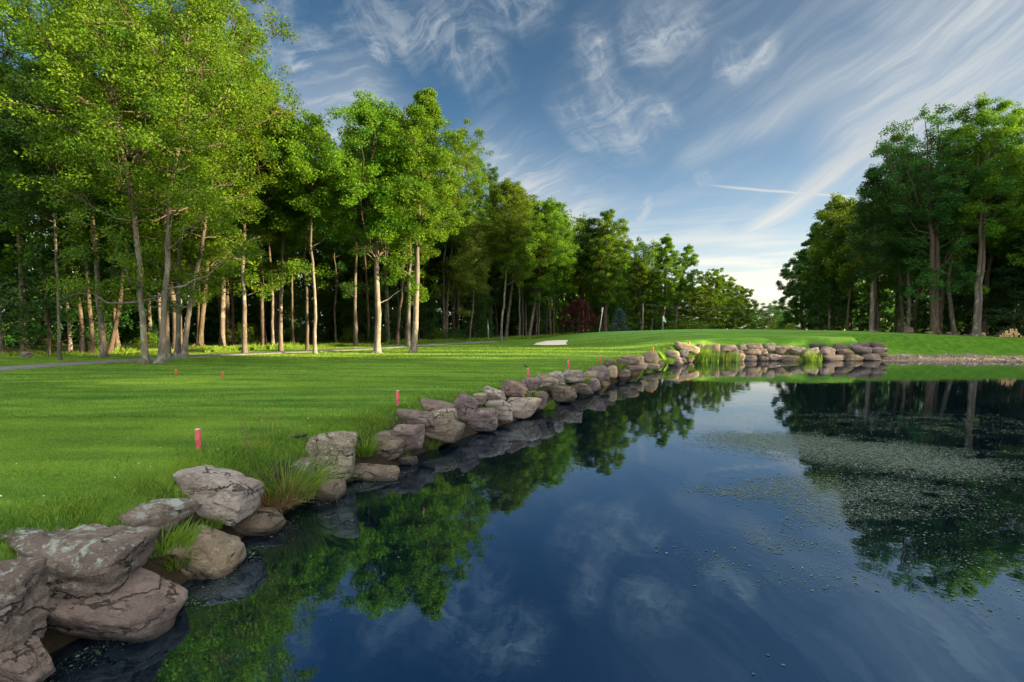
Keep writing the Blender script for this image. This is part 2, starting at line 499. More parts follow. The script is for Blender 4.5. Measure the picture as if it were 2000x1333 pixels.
def terrain(x, y, d=None):
    x = np.asarray(x, float); y = np.asarray(y, float)
    if d is None:
        d = pond_dist(x, y)
    L = land(x, y)
    b0 = 0.35 * ss(y, 24, 31)
    steep = -1.0 + (L + 1.0) * ss(d, -0.9 + b0 * 2.2, 0.95 + b0)
    gen = np.where(d < 0, d * 0.35, 0.03 + 0.13 * np.clip(d, 0, 1.9)) 
    gen = gen + (L - 0.277) * ss(d, 1.6, 5.4)
    gen = np.maximum(gen, -1.0)
    g = gentle(x, y)
    return steep * (1 - g) + gen * g


def tz(x, y):
    return float(terrain(np.array([x]), np.array([y]))[0])


def ground(px, py):
    """where the photograph's ray meets the land"""
    d = np.array(ray(px, py)); t = np.concatenate([np.arange(2, 60, 0.1), np.arange(60, 260, 0.5)]) / d[1]
    P = np.array([0, 0, HC])[None] + t[:, None] * d[None]
    h = P[:, 2] - np.maximum(terrain(P[:, 0], P[:, 1]), 0)
    k = np.argmax(h < 0) if (h < 0).any() else len(h) - 1
    return float(P[k, 0]), float(P[k, 1]), float(max(terrain(P[k:k + 1, 0], P[k:k + 1, 1])[0], 0))


LEFT_EDGE = np.array([(-70, 10), (-40, 22), (-30, 30), (-22, 31), (-20.3, 34), (-18.5, 38), (-15, 43), (-10.5, 47), (-6.5, 53), (-2.5, 60), (3, 70), (7, 76), (13, 84), (24, 96), (36, 118), (52, 150), (74, 200)], float)
RIGHT_EDGE = np.array([(84, 14), (64, 34), (54, 46), (46.5, 47), (42, 48), (39.5, 55), (38.8, 66), (46, 84), (60, 108), (78, 140), (106, 190)], float)


def edge_x(E, y):
    return np.interp(y, E[:, 1], E[:, 0])


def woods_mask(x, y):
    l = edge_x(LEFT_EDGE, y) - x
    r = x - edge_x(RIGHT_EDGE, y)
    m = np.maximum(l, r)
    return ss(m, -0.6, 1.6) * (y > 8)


def build_ground():
    xs = np.unique(np.round(np.concatenate([np.arange(-420, -70, 25), np.arange(-70, -16, 2.0), np.arange(-16, 0, 0.22), np.arange(0, 30, 0.3), np.arange(30, 70, 0.9), np.arange(70, 420, 25)]), 3))
    ys = np.unique(np.round(np.concatenate([np.arange(-160, -4, 12), np.arange(-4, 12, 0.22), np.arange(12, 46, 0.3), np.arange(46, 110, 1.0), np.arange(110, 260, 6), np.arange(260, 620, 30)]), 3))
    X, Y = np.meshgrid(xs, ys)
    D = pond_dist(X, Y); Z = terrain(X, Y, D)
    V = np.stack([X, Y, Z], -1).reshape(-1, 3)
    ny, nx = X.shape
    i = (np.arange(ny - 1)[:, None] * nx + np.arange(nx - 1)[None])
    F = np.stack([i, i + 1, i + nx + 1, i + nx], -1).reshape(-1, 4)
    m, N, out = new_mat('lawn')
    g = N.n('ShaderNodeNewGeometry'); P = g.outputs['Position']
    aw = N.n('ShaderNodeAttribute', attribute_name='woods'); ag = N.n('ShaderNodeAttribute', attribute_name='gravel')
    ar = N.n('ShaderNodeAttribute', attribute_name='green'); ab = N.n('ShaderNodeAttribute', attribute_name='bank')
    big = N.noise(P, 0.22, 4, 0.6, 0.6)
    mow = N.noise(N.vm('MULTIPLY', P, (0.22, 1.15, 0.3)), 1.0, 5, 0.6, 0.7)
    fine = N.noise(N.vm('MULTIPLY', P, (7, 16, 7)), 1.0, 5, 0.7)
    tuft = N.noise(P, 2.3, 5, 0.65)
    c = N.mix(N.ss(mow, 0.40, 0.60), (0.058, 0.145, 0.015), (0.150, 0.270, 0.028))
    c = N.mix(N.m('MULTIPLY', N.ss(big, 0.52, 0.7), 0.4), c, (0.115, 0.20, 0.034))
    c = N.mix(N.m('MULTIPLY', N.ss(fine, 0.35, 0.7), 0.5), c, (0.035, 0.095, 0.012))
    c = N.mix(N.m('MULTIPLY', N.ss(tuft, 0.6, 0.75), 0.4), c, (0.105, 0.175, 0.04))
    c = N.mix(ar.outputs['Fac'], c, N.mix(fine, (0.085, 0.23, 0.045), (0.12, 0.27, 0.055)))
    bk = N.mix(N.ss(tuft, 0.35, 0.65), (0.035, 0.12, 0.008), (0.085, 0.17, 0.012))
    c = N.mix(ab.outputs['Fac'], c, bk)
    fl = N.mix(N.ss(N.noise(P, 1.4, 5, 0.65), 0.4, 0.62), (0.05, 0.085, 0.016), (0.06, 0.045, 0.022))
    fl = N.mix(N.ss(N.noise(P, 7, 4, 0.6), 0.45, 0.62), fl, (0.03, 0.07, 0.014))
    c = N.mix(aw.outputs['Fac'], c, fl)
    so = N.n('ShaderNodeAttribute', attribute_name='soil')
    c = N.mix(so.outputs['Fac'], c, N.mix(N.noise(P, 6, 5, 0.65), (0.012, 0.010, 0.006), (0.045, 0.034, 0.022)))
    gr = N.mix(N.ss(N.noise(P, 9, 4, 0.65), 0.4, 0.66), (0.13, 0.09, 0.065), (0.24, 0.18, 0.14))
    gr = N.mix(N.ss(N.noise(P, 30, 2, 0.5), 0.6, 0.68), gr, (0.32, 0.27, 0.23))
    c = N.mix(ag.outputs['Fac'], c, gr)
    h = N.m('ADD', fine, N.m('MULTIPLY', tuft, 0.7))
    principled(N, out, c, 0.95, 0.12, bump(N, h, 0.7, 0.06))
    me = mesh_polys('lawn', V, F, m, True)
    gm = gentle(X, Y)
    n1 = 0.35 * np.sin(X * 2.1 + 0.7 * Y) * np.sin(X * 0.83)
    grav = np.maximum(gm * ss(D + n1, 2.5, 1.9), 0 * Z)
    green = np.exp(-(((X - 22) / 11) ** 4 + ((Y - 62) / 13) ** 4))
    bank = gm * ss(D, 1.8, 2.5) * ss(D, 6.0, 4.8)
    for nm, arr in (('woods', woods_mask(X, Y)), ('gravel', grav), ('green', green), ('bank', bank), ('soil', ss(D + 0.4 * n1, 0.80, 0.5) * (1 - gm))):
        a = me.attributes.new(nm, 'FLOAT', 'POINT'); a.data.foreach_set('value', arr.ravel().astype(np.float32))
    o = link('lawn', me); tag(o, kind='structure')
    return o


build_ground()


def build_water():
    x0, x1, y0, y1 = -8.0, 66.0, -1.0, 44.0
    bm = bmesh.new(); bmesh.ops.create_grid(bm, x_segments=8, y_segments=6, size=1.0)
    for v in bm.verts:
        v.co = ((x0 + x1) / 2 + v.co.x * (x1 - x0) / 2, (y0 + y1) / 2 + v.co.y * (y1 - y0) / 2, 0)
    me = bpy.data.meshes.new('pond_water'); bm.to_mesh(me); bm.free()
    m, N, out = new_mat('pond_water')
    g = N.n('ShaderNodeNewGeometry')
    a = N.noise(N.vm('MULTIPLY', g.outputs['Position'], (1.2, 0.7, 1)), 1.6, 3, 0.5, 0.4)
    b = N.noise(g.outputs['Position'], 9, 2, 0.5)
    far = N.ss(a, 0.0, 1.0)
    p = principled(N, out, (0.0015, 0.004, 0.008), 0.015, 0.5, bump(N, N.m('ADD', a, N.m('MULTIPLY', b, 0.12)), 0.05, 0.05))
    p.inputs['IOR'].default_value = 3.3
    p.inputs['Specular Tint'].default_value = (0.45, 0.72, 1.0, 1)
    me.materials.append(m)
    o = link('pond_water', me); tag(o, kind='structure')


build_water()


def build_path():
    px = [(-220, 742), (-100, 731), (0, 722), (80, 716), (150, 711.5), (220, 707), (275, 703.5), (340, 699.5), (420, 695), (500, 691.3), (580, 688), (660, 685), (735, 681), (800, 676.5), (850, 673.5), (900, 671), (960, 668)]
    P = np.array([ground(*p)[:2] for p in px])
    t = np.linspace(0, len(P) - 1, 120); i = np.arange(len(P))
    P = np.stack([np.interp(t, i, P[:, 0]), np.interp(t, i, P[:, 1])], 1)
    for _ in range(6):
        P[1:-1] = (P[:-2] + 2 * P[1:-1] + P[2:]) / 4
    T = np.gradient(P, axis=0); T /= np.linalg.norm(T, axis=1)[:, None]
    S = np.stack([-T[:, 1], T[:, 0]], 1)
    rows = []
    for w in (-0.85, -0.8, -0.4, 0, 0.4, 0.8, 0.85):
        q = P + S * (w * 1.0 + 0.03 * np.sin(np.arange(len(P)) * 1.3))[:, None] if np.ndim(w) else P + S * w
        z = terrain(q[:, 0], q[:, 1]) + (0.05 if abs(w) < 0.82 else -0.03)
        rows.append(np.column_stack([q, z]))
    V = np.stack(rows, 1).reshape(-1, 3); k = len(rows)
    i = np.arange(len(P) - 1)[:, None] * k + np.arange(k - 1)[None]
    F = np.stack([i, i + k, i + k + 1, i + 1], -1).reshape(-1, 4)
    me = mesh_polys('cart_path', V, F, plain_mat('path_asphalt', (0.15, 0.145, 0.14), 0.9, 0.25, 3.0), True)
    tag(link('cart_path', me), kind='structure')


build_path()


def build_bunker():
    px = [(1041, 674.2), (1050, 670.5), (1066, 667.0), (1088, 665.6), (1108, 665.4), (1109.5, 667), (1106, 669.5), (1105, 672), (1109, 673.8), (1092, 674.9), (1065, 675.2)]
    P = [ground(*p) for p in px]
    c = np.mean([p[:2] for p in P], 0)
    V = [(c[0], c[1], tz(*c) + 0.10)]
    for f, dz in ((0.5, 0.10), (0.9, 0.06), (1.0, 0.03)):
        for p in P:
            x, y = c[0] + (p[0] - c[0]) * f, c[1] + (p[1] - c[1]) * f
            V.append((x, y, tz(x, y) + dz))
    n = len(P); F3 = [(0, 1 + i, 1 + (i + 1) % n) for i in range(n)]
    F4 = [(1 + r * n + i, 1 + (r + 1) * n + i, 1 + (r + 1) * n + (i + 1) % n, 1 + r * n + (i + 1) % n) for r in (0, 1) for i in range(n)]
    me = mesh_polys('sand_bunker', V, [F3, F4], plain_mat('sand', (0.62, 0.53, 0.42), 0.95, 0.08, 4.0), True)
    tag(link('sand_bunker', me), kind='structure')


build_bunker()


# ------------------------------------------------------------------ trees
def curve3(p0, p1, p2, n):
    t = np.linspace(0, 1, n)[:, None]
    return (1 - t) ** 2 * p0 + 2 * t * (1 - t) * p1 + t * t * p2


def leaf_quads(C, size, r, up=0.8, aspect=0.62, tint=None, droop=0.0):
    n = len(C)
    nrm = r.normal(size=(n, 3)); nrm /= np.linalg.norm(nrm, axis=1)[:, None]
    nrm[:, 2] += up; nrm /= np.linalg.norm(nrm, axis=1)[:, None]
    a = r.normal(size=(n, 3)); a[:, 2] -= droop
    a -= nrm * (a * nrm).sum(1)[:, None]; a /= np.linalg.norm(a, axis=1)[:, None] + 1e-9
    b = np.cross(nrm, a)
    L = size * r.uniform(0.65, 1.35, n)[:, None]
    V = np.stack([C - a * L * 0.5, C + b * L * aspect * 0.5 - a * L * 0.05, C + a * L * 0.5, C - b * L * aspect * 0.5 - a * L * 0.05], 1).reshape(-1, 3)
    F = np.arange(4 * n).reshape(-1, 4)
    return V, F


def make_tree(seed, H=20.0, cb=0.4, Rc=3.4, r0=0.22, lean=(0, 0), limbs=26, twigs=6, leaves=18000, size=0.17, shape='oval', rise=0.7,
              stems=((0, 0, 0, 0),), clump=0.44, wob=0.12, kink=None, lowlimbs=0, sparse=0.0, roots=True, top_sharp=1.0):
    """returns (trunk V,F), (crown V,F,tint); local coordinates, base at the origin"""
    r = np.random.default_rng(seed)
    tb = Tubes(); cl = []; clw = []
    ns = len(stems)
    for (bx, by, tx, ty) in stems:
        n = 18
        s = np.linspace(0, 1, n); z = -0.25 + s * (H * 0.97 + 0.25)
        w = np.cumsum(r.normal(0, wob, (n, 2)) * np.array([1.0, 1.0]), 0) * 0.55
        w -= w[:1]; w *= np.minimum(1, s * 4)[:, None]
        w -= np.outer(s, w[-1] * 0.8)
        x = bx + (lean[0] + tx) * s ** 1.15 + w[:, 0]; y = by + (lean[1] + ty) * s ** 1.15 + w[:, 1]
        if kink:
            x = x + kink * np.sin(np.pi * np.minimum(s / 0.55, 1)) * 1.0
        P = np.stack([x, y, z], 1)
        rad = r0 / max(1, ns) ** 0.35 * np.maximum(0.03, (1 - s) ** 0.75) * (1 + 0.55 * np.exp(-np.maximum(z, 0) / 0.3))
        tb.add(P, rad, 10)
        if roots:
            for q in range(4):
                a = q * 1.57 + r.uniform(0, 1)
                d = np.array([math.cos(a), math.sin(a)]); L = r0 * r.uniform(2.0, 3.2)
                Q = np.array([[bx + d[0] * r0 * 0.5, by + d[1] * r0 * 0.5, r0 * 1.0], [bx + d[0] * L * 0.6, by + d[1] * L * 0.6, r0 * 0.25], [bx + d[0] * L, by + d[1] * L, -0.12]])
                tb.add(curve3(Q[0], Q[1], Q[2], 5), np.linspace(r0 * 0.45, r0 * 0.18, 5), 6)
        nl = max(4, int(limbs / ns))
        az = r.uniform(0, 6.28)
        ends = []
        for i in range(nl + lowlimbs):
            f = (i + r.uniform(0.1, 0.9)) / nl
            low = i >= nl
            if low:
                hz = H * r.uniform(cb * 0.45, cb); u = 0.2
            else:
                u = min(f, 0.99)
                hz = H * (cb + (0.97 - cb) * u ** 0.9)
            if shape == 'oval':
                pr = 1.25 * (u + 0.13) ** 0.42 * (1.02 - u) ** (0.55 * top_sharp)
            elif shape == 'cone':
                pr = 1.0 * (1.02 - u) ** 0.85 + 0.06
            elif shape == 'vase':
                pr = 0.55 + 0.75 * u ** 0.8 if u < 0.8 else 1.05 * ((1.02 - u) / 0.2) ** 0.5
            else:
                pr = 1.15 * (u + 0.3) ** 0.3 * (1.03 - u) ** 0.45
            L = Rc * pr * r.uniform(0.48, 1.22) * (0.8 if low else 1.0)
            az += 2.39996 + r.uniform(-0.5, 0.5)
            d = np.array([math.cos(az), math.sin(az), 0])
            rs = rise * L * (0.6 + 0.8 * u) + r.uniform(-0.2, 0.2)
            z0 = max(H * cb * (0.6 if not low else 0.4), hz - rs * r.uniform(0.9, 1.2)) if shape != 'cone' else hz
            k = np.interp(z0, z, np.arange(n)); k0 = int(k); k1 = min(k0 + 1, n - 1)
            p0 = P[k0] * (1 - (k - k0)) + P[k1] * (k - k0)
            rr = np.interp(z0, z, rad)
            if shape == 'cone':
                p1 = p0 + d * L * 0.55 + np.array([0, 0, 0.04 * L]); p2 = p0 + d * L + np.array([0, 0, -0.18 * L])
            else:
                pt = np.array([np.interp(hz, z, x), np.interp(hz, z, y), hz])
                p2 = pt + d * L; p1 = p0 * 0.45 + p2 * 0.55 + np.array([0, 0, -0.25 * rs]) + d * L * 0.1
            Q = curve3(p0, p1, p2, 7)
            Q[1:-1] += r.normal(0, 0.035 * L, (5, 3))
            rl = max(0.016, min(rr * 0.5, 0.015 * L + 0.010))
            tb.add(Q, np.linspace(rl, 0.012, 7), 5)
            if r.uniform() < sparse:
                continue
            ends.append((Q[-1], 0.55 + 0.2 * L)); 
            for q in range(twigs):
                tt = r.uniform(0.30, 0.98); qi = tt * 6; q0 = int(qi); q1 = min(q0 + 1, 6)
                b0 = Q[q0] * (1 - qi + q0) + Q[q1] * (qi - q0)
                td = d * 0.5 + r.normal(0, 0.7, 3); td[2] = td[2] * 0.55 + (0.25 if shape != 'cone' else -0.05)
                td /= np.linalg.norm(td)
                tl = r.uniform(0.22, 0.5) * L * (0.7 if shape == 'cone' else 1.0) + 0.15
                e = b0 + td * tl
                if q % 2 == 0:
                    tb.add(np.array([b0, (b0 + e) / 2 + r.normal(0, 0.05 * tl, 3), e]), [0.016, 0.011, 0.006], 4)
                ends.append((e, 0.45 + 0.12 * L)); 
        # leader
        for q in range(5):
            zz = H * r.uniform(0.90, 1.0); ends.append((np.array([np.interp(zz, z, x), np.interp(zz, z, y), zz]), 0.4))
        cl += ends
    C = np.array([c[0] for c in cl]); W = np.array([c[1] for c in cl])
    pick = r.choice(len(C), leaves, p=W / W.sum())
    sig = (clump * (0.6 + 0.5 * W[pick]))[:, None]
    flat = 0.42 if shape != 'cone' else 0.22
    g = r.normal(size=(leaves, 3)); g /= np.linalg.norm(g, axis=1)[:, None]; g *= (r.uniform(0, 1, leaves) ** 0.45)[:, None]
    Pq = C[pick] + g * sig * np.array([1.25, 1.25, flat * 2.0])
    ctint = r.uniform(0, 1, len(C))
    tint = np.clip(ctint[pick] * 0.7 + r.uniform(0, 0.45, leaves) - 0.05, 0, 1)
    LV, LF = leaf_quads(Pq, size, r, up=1.1 if shape != 'cone' else 1.6, aspect=0.62 if shape != 'cone' else 0.35, droop=0.5)
    LV[:, 2] = np.maximum(LV[:, 2], 0.05)
    return tb.arrays(), (LV, LF, tint)


def tree_meshes(name, leaf, bark, **kw):
    (TV, TF), (LV, LF, tint) = make_tree(**kw)
    return mesh_polys(name + '_trunk', TV, TF, BARK[bark], True), mesh_polys(name + '_crown', LV, LF, LEAF[leaf], False, tint)


def put_tree(name, meshes, loc, rz, label, cat='tree', group=None, sc=(1, 1, 1)):
    o = empty(name, loc, rz); o.scale = sc
    tag(o, label, cat, group)
    link('trunk', meshes[0], o); link('crown', meshes[1], o)
    return o


def hero(name, px, py, tx, ty, wpx, label, leaf='maple', bark='grey', Y=None, **kw):
    """one tree standing where its foot shows, as tall as it shows"""
    if Y is None:
        gx, gy, gz = ground(px, py)
    else:
        gx, gy, gz = at_y(px, py, Y); gz = tz(gx, gy)
    top = at_y(tx, ty, gy)
    H = top[2] - gz
    kw.setdefault('r0', max(0.05, wpx / FPX * gy * 0.5))
    kw.setdefault('lean', (top[0] - gx, 0.0))
    kw['leaves'] = int(kw.get('leaves', 18000) * 2.5); kw['limbs'] = int(kw.get('limbs', 30) * 1.35); kw['twigs'] = 8; kw['size'] = kw.get('size', 0.17) * 0.82; kw.setdefault('lowlimbs', 1)
    kw['cb'] = kw['cb'] + (0.09 if gy < 62 and gx < 0 else 0.0)
    ms = tree_meshes(name, leaf, bark, H=H, **kw)
    return put_tree(name, ms, (gx, gy, gz - 0.03), 0, label)


def build_front_trees():
    h = hero
    # near group at the left
    h('maple_tree', 50, 692, 5, -40, 11, 'tall maple with a dark trunk leaning over the grey boulder beside the path', seed=1, cb=0.36, Rc=4.2, leaves=20000, bark='brown')
    h('young_maple_tree', 118, 704, 98, 130, 6, 'thin young maple rising straight from the verge at the widest stretch of path', seed=2, cb=0.42, Rc=3.0, leaves=12000, leaf='deep')
    h('maple_tree', 203, 698, 160, -70, 11, 'tall grey maple leaning back, crossed at its foot by a curved twin', seed=3, cb=0.36, Rc=4.0, leaves=20000, bark='grey')
    h('maple_tree', 211, 691, 262, -10, 8, 'curved maple trunk bending away behind the tall leaning grey one', seed=4, cb=0.38, Rc=4.0, leaves=20000, kink=0.7, bark='brown')
    gx, gy, _ = ground(296, 711)
    h('twin_maple_tree', 290, 711, 270, -190, 15, 'big maple of two lichen spotted trunks on the lawn where the path passes behind', seed=5, cb=0.27, Rc=4.8, limbs=60,
      stems=((-0.12, 0, -2.4, 0.3), (0.42, 0.2, 1.6, 0.6)), leaves=34000, size=0.145, lowlimbs=3, bark='pale', wob=0.16)
    h('triple_maple_tree', 341, 698, 370, -60, 14, 'clump of three pale maple trunks joined at one spreading foot', seed=6, cb=0.25, Rc=4.6, limbs=60,
      stems=((-0.35, 0, -1.6, 0.5), (0.05, 0.1, 0.2, 1.0), (0.5, 0, 2.2, 0.2)), leaves=34000, size=0.145, lowlimbs=4, bark='pale')
    h('forked_maple_tree', 388, 677, 425, 20, 13, 'thick dark forked maple in the shade behind the triple trunks', seed=7, cb=0.36, Rc=4.8, stems=((0, 0, -1.0, 0), (0.1, 0, 1.6, 0)), leaves=22000, bark='brown', size=0.2)
    h('maple_tree', 446, 672, 450, 75, 10, 'brown trunked maple deep in the shade right behind the forked one', seed=8, cb=0.4, Rc=4.4, leaves=20000, bark='brown', size=0.2)
    h('maple_tree', 478, 691, 470, 100, 9, 'straight grey maple beside the path with low bright spreading branches', seed=9, cb=0.32, Rc=3.7, leaves=20000, lowlimbs=3)
    h('maple_tree', 533, 679, 520, 205, 6, 'slim grey maple standing close behind the straighter trunk by the path', seed=10, cb=0.42, Rc=2.7, leaves=14000)
    h('maple_tree', 548, 686, 540, 200, 8, 'straight slender maple at the verge, a slim one close beside it', seed=11, cb=0.36, Rc=2.9, leaves=18000)
    h('maple_tree', 600, 684, 585, 230, 6, 'slim maple in the verge just behind the bare spindly tree', seed=12, cb=0.45, Rc=2.8, leaves=12000, bark='brown')
    h('spindly_maple_tree', 616, 692, 592, 218, 7, 'spindly maple at the path edge with long bare limbs and a small high crown', seed=13, cb=0.60, Rc=2.6, limbs=24, leaves=9000, lowlimbs=6, sparse=0.25, bark='pale', rise=0.9)
    h('maple_tree', 657, 672, 650, 330, 4, 'very thin shaded maple behind the sunny tuft of verge grass', seed=14, cb=0.45, Rc=2.4, leaves=9000, leaf='deep')
    h('maple_tree', 695, 677, 690, 290, 8, 'straight maple between the thin shaded tree and the fan crowned one', seed=15, cb=0.42, Rc=3.2, leaves=16000, leaf='deep')
    h('fan_maple_tree', 737, 690, 722, 178, 12, 'grey maple with a broad fan of upright limbs at the far lawn edge', seed=16, cb=0.40, Rc=3.5, limbs=44, leaves=30000, shape='oval', rise=1.7, size=0.16, bark='pale')
    h('maple_tree', 758, 673, 770, 215, 5, 'slim maple close behind the fan crowned tree', seed=17, cb=0.42, Rc=3.0, leaves=13000)
    h('maple_tree', 776, 674, 800, 240, 6, 'straight brown maple halfway between the fan crowned tree and the leaning one', seed=18, cb=0.4, Rc=3.0, leaves=14000, bark='brown')
    h('maple_tree', 797, 678, 795, 225, 8, 'pale straight maple at the path just behind the leaning one', seed=19, cb=0.42, Rc=2.8, leaves=13000, bark='pale')
    h('leaning_maple_tree', 807, 689, 834, 168, 12, 'tall maple leaning over the lawn, its narrow top higher than its neighbours', seed=20, cb=0.36, Rc=3.4, limbs=36, leaves=24000, bark='pale', lowlimbs=4, top_sharp=1.6)
    h('maple_tree', 868, 667, 885, 235, 7, 'forked grey maple in the verge next past the leaning tree', seed=21, cb=0.36, Rc=3.6, leaves=18000, stems=((0, 0, -0.6, 0), (0.1, 0, 1.4, 0)))
    h('maple_tree', 893, 663, 912, 270, 6, 'straight maple with sunny bark second past the leaning tree', seed=22, cb=0.36, Rc=3.8, leaves=18000)
    h('pale_leaved_maple_tree', 917, 667, 935, 425, 4, 'small thin maple with pale yellowish leaves at the end of the path', seed=23, cb=0.32, Rc=2.4, leaves=11000, leaf='pale')
    h('maple_tree', 944, 658, 955, 320, 6, 'shaded maple behind the pale leaved one', seed=24, cb=0.34, Rc=4.0, leaves=18000, size=0.2, leaf='deep')
    h('maple_tree', 979, 666, 992, 345, 5, 'slender sunlit maple, one of a close pair nearest the sand bunker', seed=25, cb=0.40, Rc=3.6, leaves=17000, size=0.19, bark='pale')
    h('maple_tree', 988, 662, 1012, 355, 7, 'spotted thicker maple of the close pair nearest the sand bunker', seed=26, cb=0.38, Rc=3.9, leaves=18000, size=0.19)
    h('maple_tree', 1033, 661, 1075, 385, 7, 'tall maple with a wide crown leaning toward the open sky behind the sand bunker', seed=27, cb=0.36, Rc=4.6, leaves=22000, size=0.2, bark='pale')
    h('maple_tree', 1082, 657, 1098, 420, 5, 'maple rising behind the dark red tree', seed=28, cb=0.34, Rc=3.8, leaves=17000, size=0.22, Y=84)
    # trees on the far side of the putting green
    h('green_edge_maple_tree', 1181, 657, 1186, 408, 9, 'full crowned maple standing alone against the sky beside the blue spruce', seed=29, Y=84, cb=0.24, Rc=4.6, limbs=40, leaves=30000, size=0.21, bark='brown')
    h('maple_tree', 1252, 648, 1245, 500, 6, 'smaller maple in the dip between the lone full crown and the flag', seed=30, Y=100, cb=0.2, Rc=4.0, leaves=16000, size=0.25)
    h('maple_tree', 1292, 645, 1303, 458, 8, 'tall loose crowned maple straight behind the flag', seed=31, Y=100, cb=0.26, Rc=3.0, limbs=34, leaves=20000, size=0.22, bark='brown')
    h('maple_tree', 1317, 645, 1345, 478, 6, 'bent open crowned maple next past the flag', seed=32, Y=102, cb=0.36, Rc=2.6, leaves=13000, size=0.22, sparse=0.15)
    for i, (px, ty, Y, lab) in enumerate(((1352, 555, 120, 'rounded maple just past the bent open crown'), (1385, 525, 128, 'highest of the sunny rounded maples beyond the green'),
                                          (1412, 538, 136, 'sunny rounded maple second from the gap of open sky'), (1440, 556, 146, 'sunny maple whose crown borders the gap of open sky'))):
        h('rounded_maple_tree', px, 645, px, ty, 6, lab, seed=40 + i, Y=Y, cb=0.08, Rc=6.0, leaves=16000, size=0.34, leaf='maple', shape='round')


def build_right_trees():
    h = hero
    h('maple_tree', 1568, 650, 1560, 500, 7, 'dark maple at the tip of the far wood beside the sky gap', seed=60, Y=92, cb=0.10, Rc=4.05, leaves=18000, size=0.27, leaf='deep', shape='round')
    h('maple_tree', 1600, 652, 1596, 432, 7, 'dark full maple second from the sky gap in the far wood', seed=61, Y=82, cb=0.12, Rc=3.70, leaves=18000, size=0.25, leaf='deep')
    h('maple_tree', 1632, 654, 1632, 392, 8, 'dark maple with a double trunk in the shade of the far wood', seed=62, Y=74, cb=0.2, Rc=3.52, leaves=18000, size=0.24, leaf='deep', bark='brown', stems=((0, 0, -0.6, 0), (0.4, 0, 0.8, 0)))
    h('maple_tree', 1702, 656, 1706, 320, 8, 'straight loose crowned maple at the lawn edge above the end of the stone wall', seed=63, Y=50, cb=0.36, Rc=2.38, limbs=30, leaves=15000, size=0.17, leaf='deep', top_sharp=1.3)
    h('maple_tree', 1763, 655, 1752, 250, 6, 'thin maple of a pair standing just before the grey boulders', seed=64, Y=54, cb=0.38, Rc=2.46, leaves=14000, leaf='deep', bark='brown')
    h('maple_tree', 1773, 655, 1780, 285, 7, 'thicker maple of a pair standing just before the grey boulders', seed=65, Y=52, cb=0.35, Rc=2.46, leaves=14000, leaf='deep')
    h('big_maple_tree', 1824, 655, 1822, 208, 15, 'big maple with a massive brown trunk and open upper limbs beside the grey boulder', seed=66, Y=47, cb=0.46, Rc=3.52, limbs=36, leaves=17000, size=0.19, leaf='deep', shape='vase', rise=1.4, bark='brown', sparse=0.08, lowlimbs=5,
      stems=((0, 0, -0.8, 0), (0.1, 0, 0.9, 0.4)))
    h('birch_tree', 1866, 655, 1880, 235, 8, 'pale trunked tree with a crooked leaning stem between the two biggest trunks', seed=67, Y=48, cb=0.5, Rc=2.64, leaves=12000, leaf='deep', bark='grey', kink=-0.7)
    h('twin_stem_maple_tree', 1907, 657, 1938, 185, 11, 'tall twin stemmed maple with pale bark beside the firewood stack', seed=68, Y=45, cb=0.44, Rc=2.82, limbs=34, leaves=19000, size=0.17, bark='grey', stems=((-0.15, 0, -0.7, 0), (0.2, 0.1, 0.5, 0.2)))
    h('maple_tree', 1977, 655, 1985, 205, 8, 'dark trunked maple behind the firewood stack', seed=69, Y=49, cb=0.38, Rc=2.99, leaves=18000, bark='brown')
    h('maple_tree', 2060, 657, 2075, 215, 9, 'maple at the edge of the view past the firewood stack', seed=70, Y=44, cb=0.3, Rc=3.87, leaves=18000)
    h('hemlock_tree', 1925, 655, 1925, 420, 8, 'dark hemlock with drooping level boughs behind the twin stemmed maple', seed=71, Y=52, cb=0.12, Rc=3.17, limbs=44, shape='cone', leaves=18000, size=0.26, leaf='needle', bark='brown')
    h('hemlock_tree', 2004, 655, 2004, 440, 8, 'dark hemlock with drooping level boughs overhanging the firewood stack', seed=72, Y=46.5, cb=0.14, Rc=3.17, limbs=44, shape='cone', leaves=18000, size=0.24, leaf='needle', bark='brown')


def scatter(n, test, box, mind, r):
    P = []
    tries = 0
    while len(P) < n and tries < 60000:
        tries += 1
        x = r.uniform(box[0], box[1]); y = r.uniform(box[2], box[3])
        if not test(x, y):
            continue
        if P and np.min(np.hypot(np.array(P)[:, 0] - x, np.array(P)[:, 1] - y)) < mind:
            continue
        P.append((x, y))
    return P


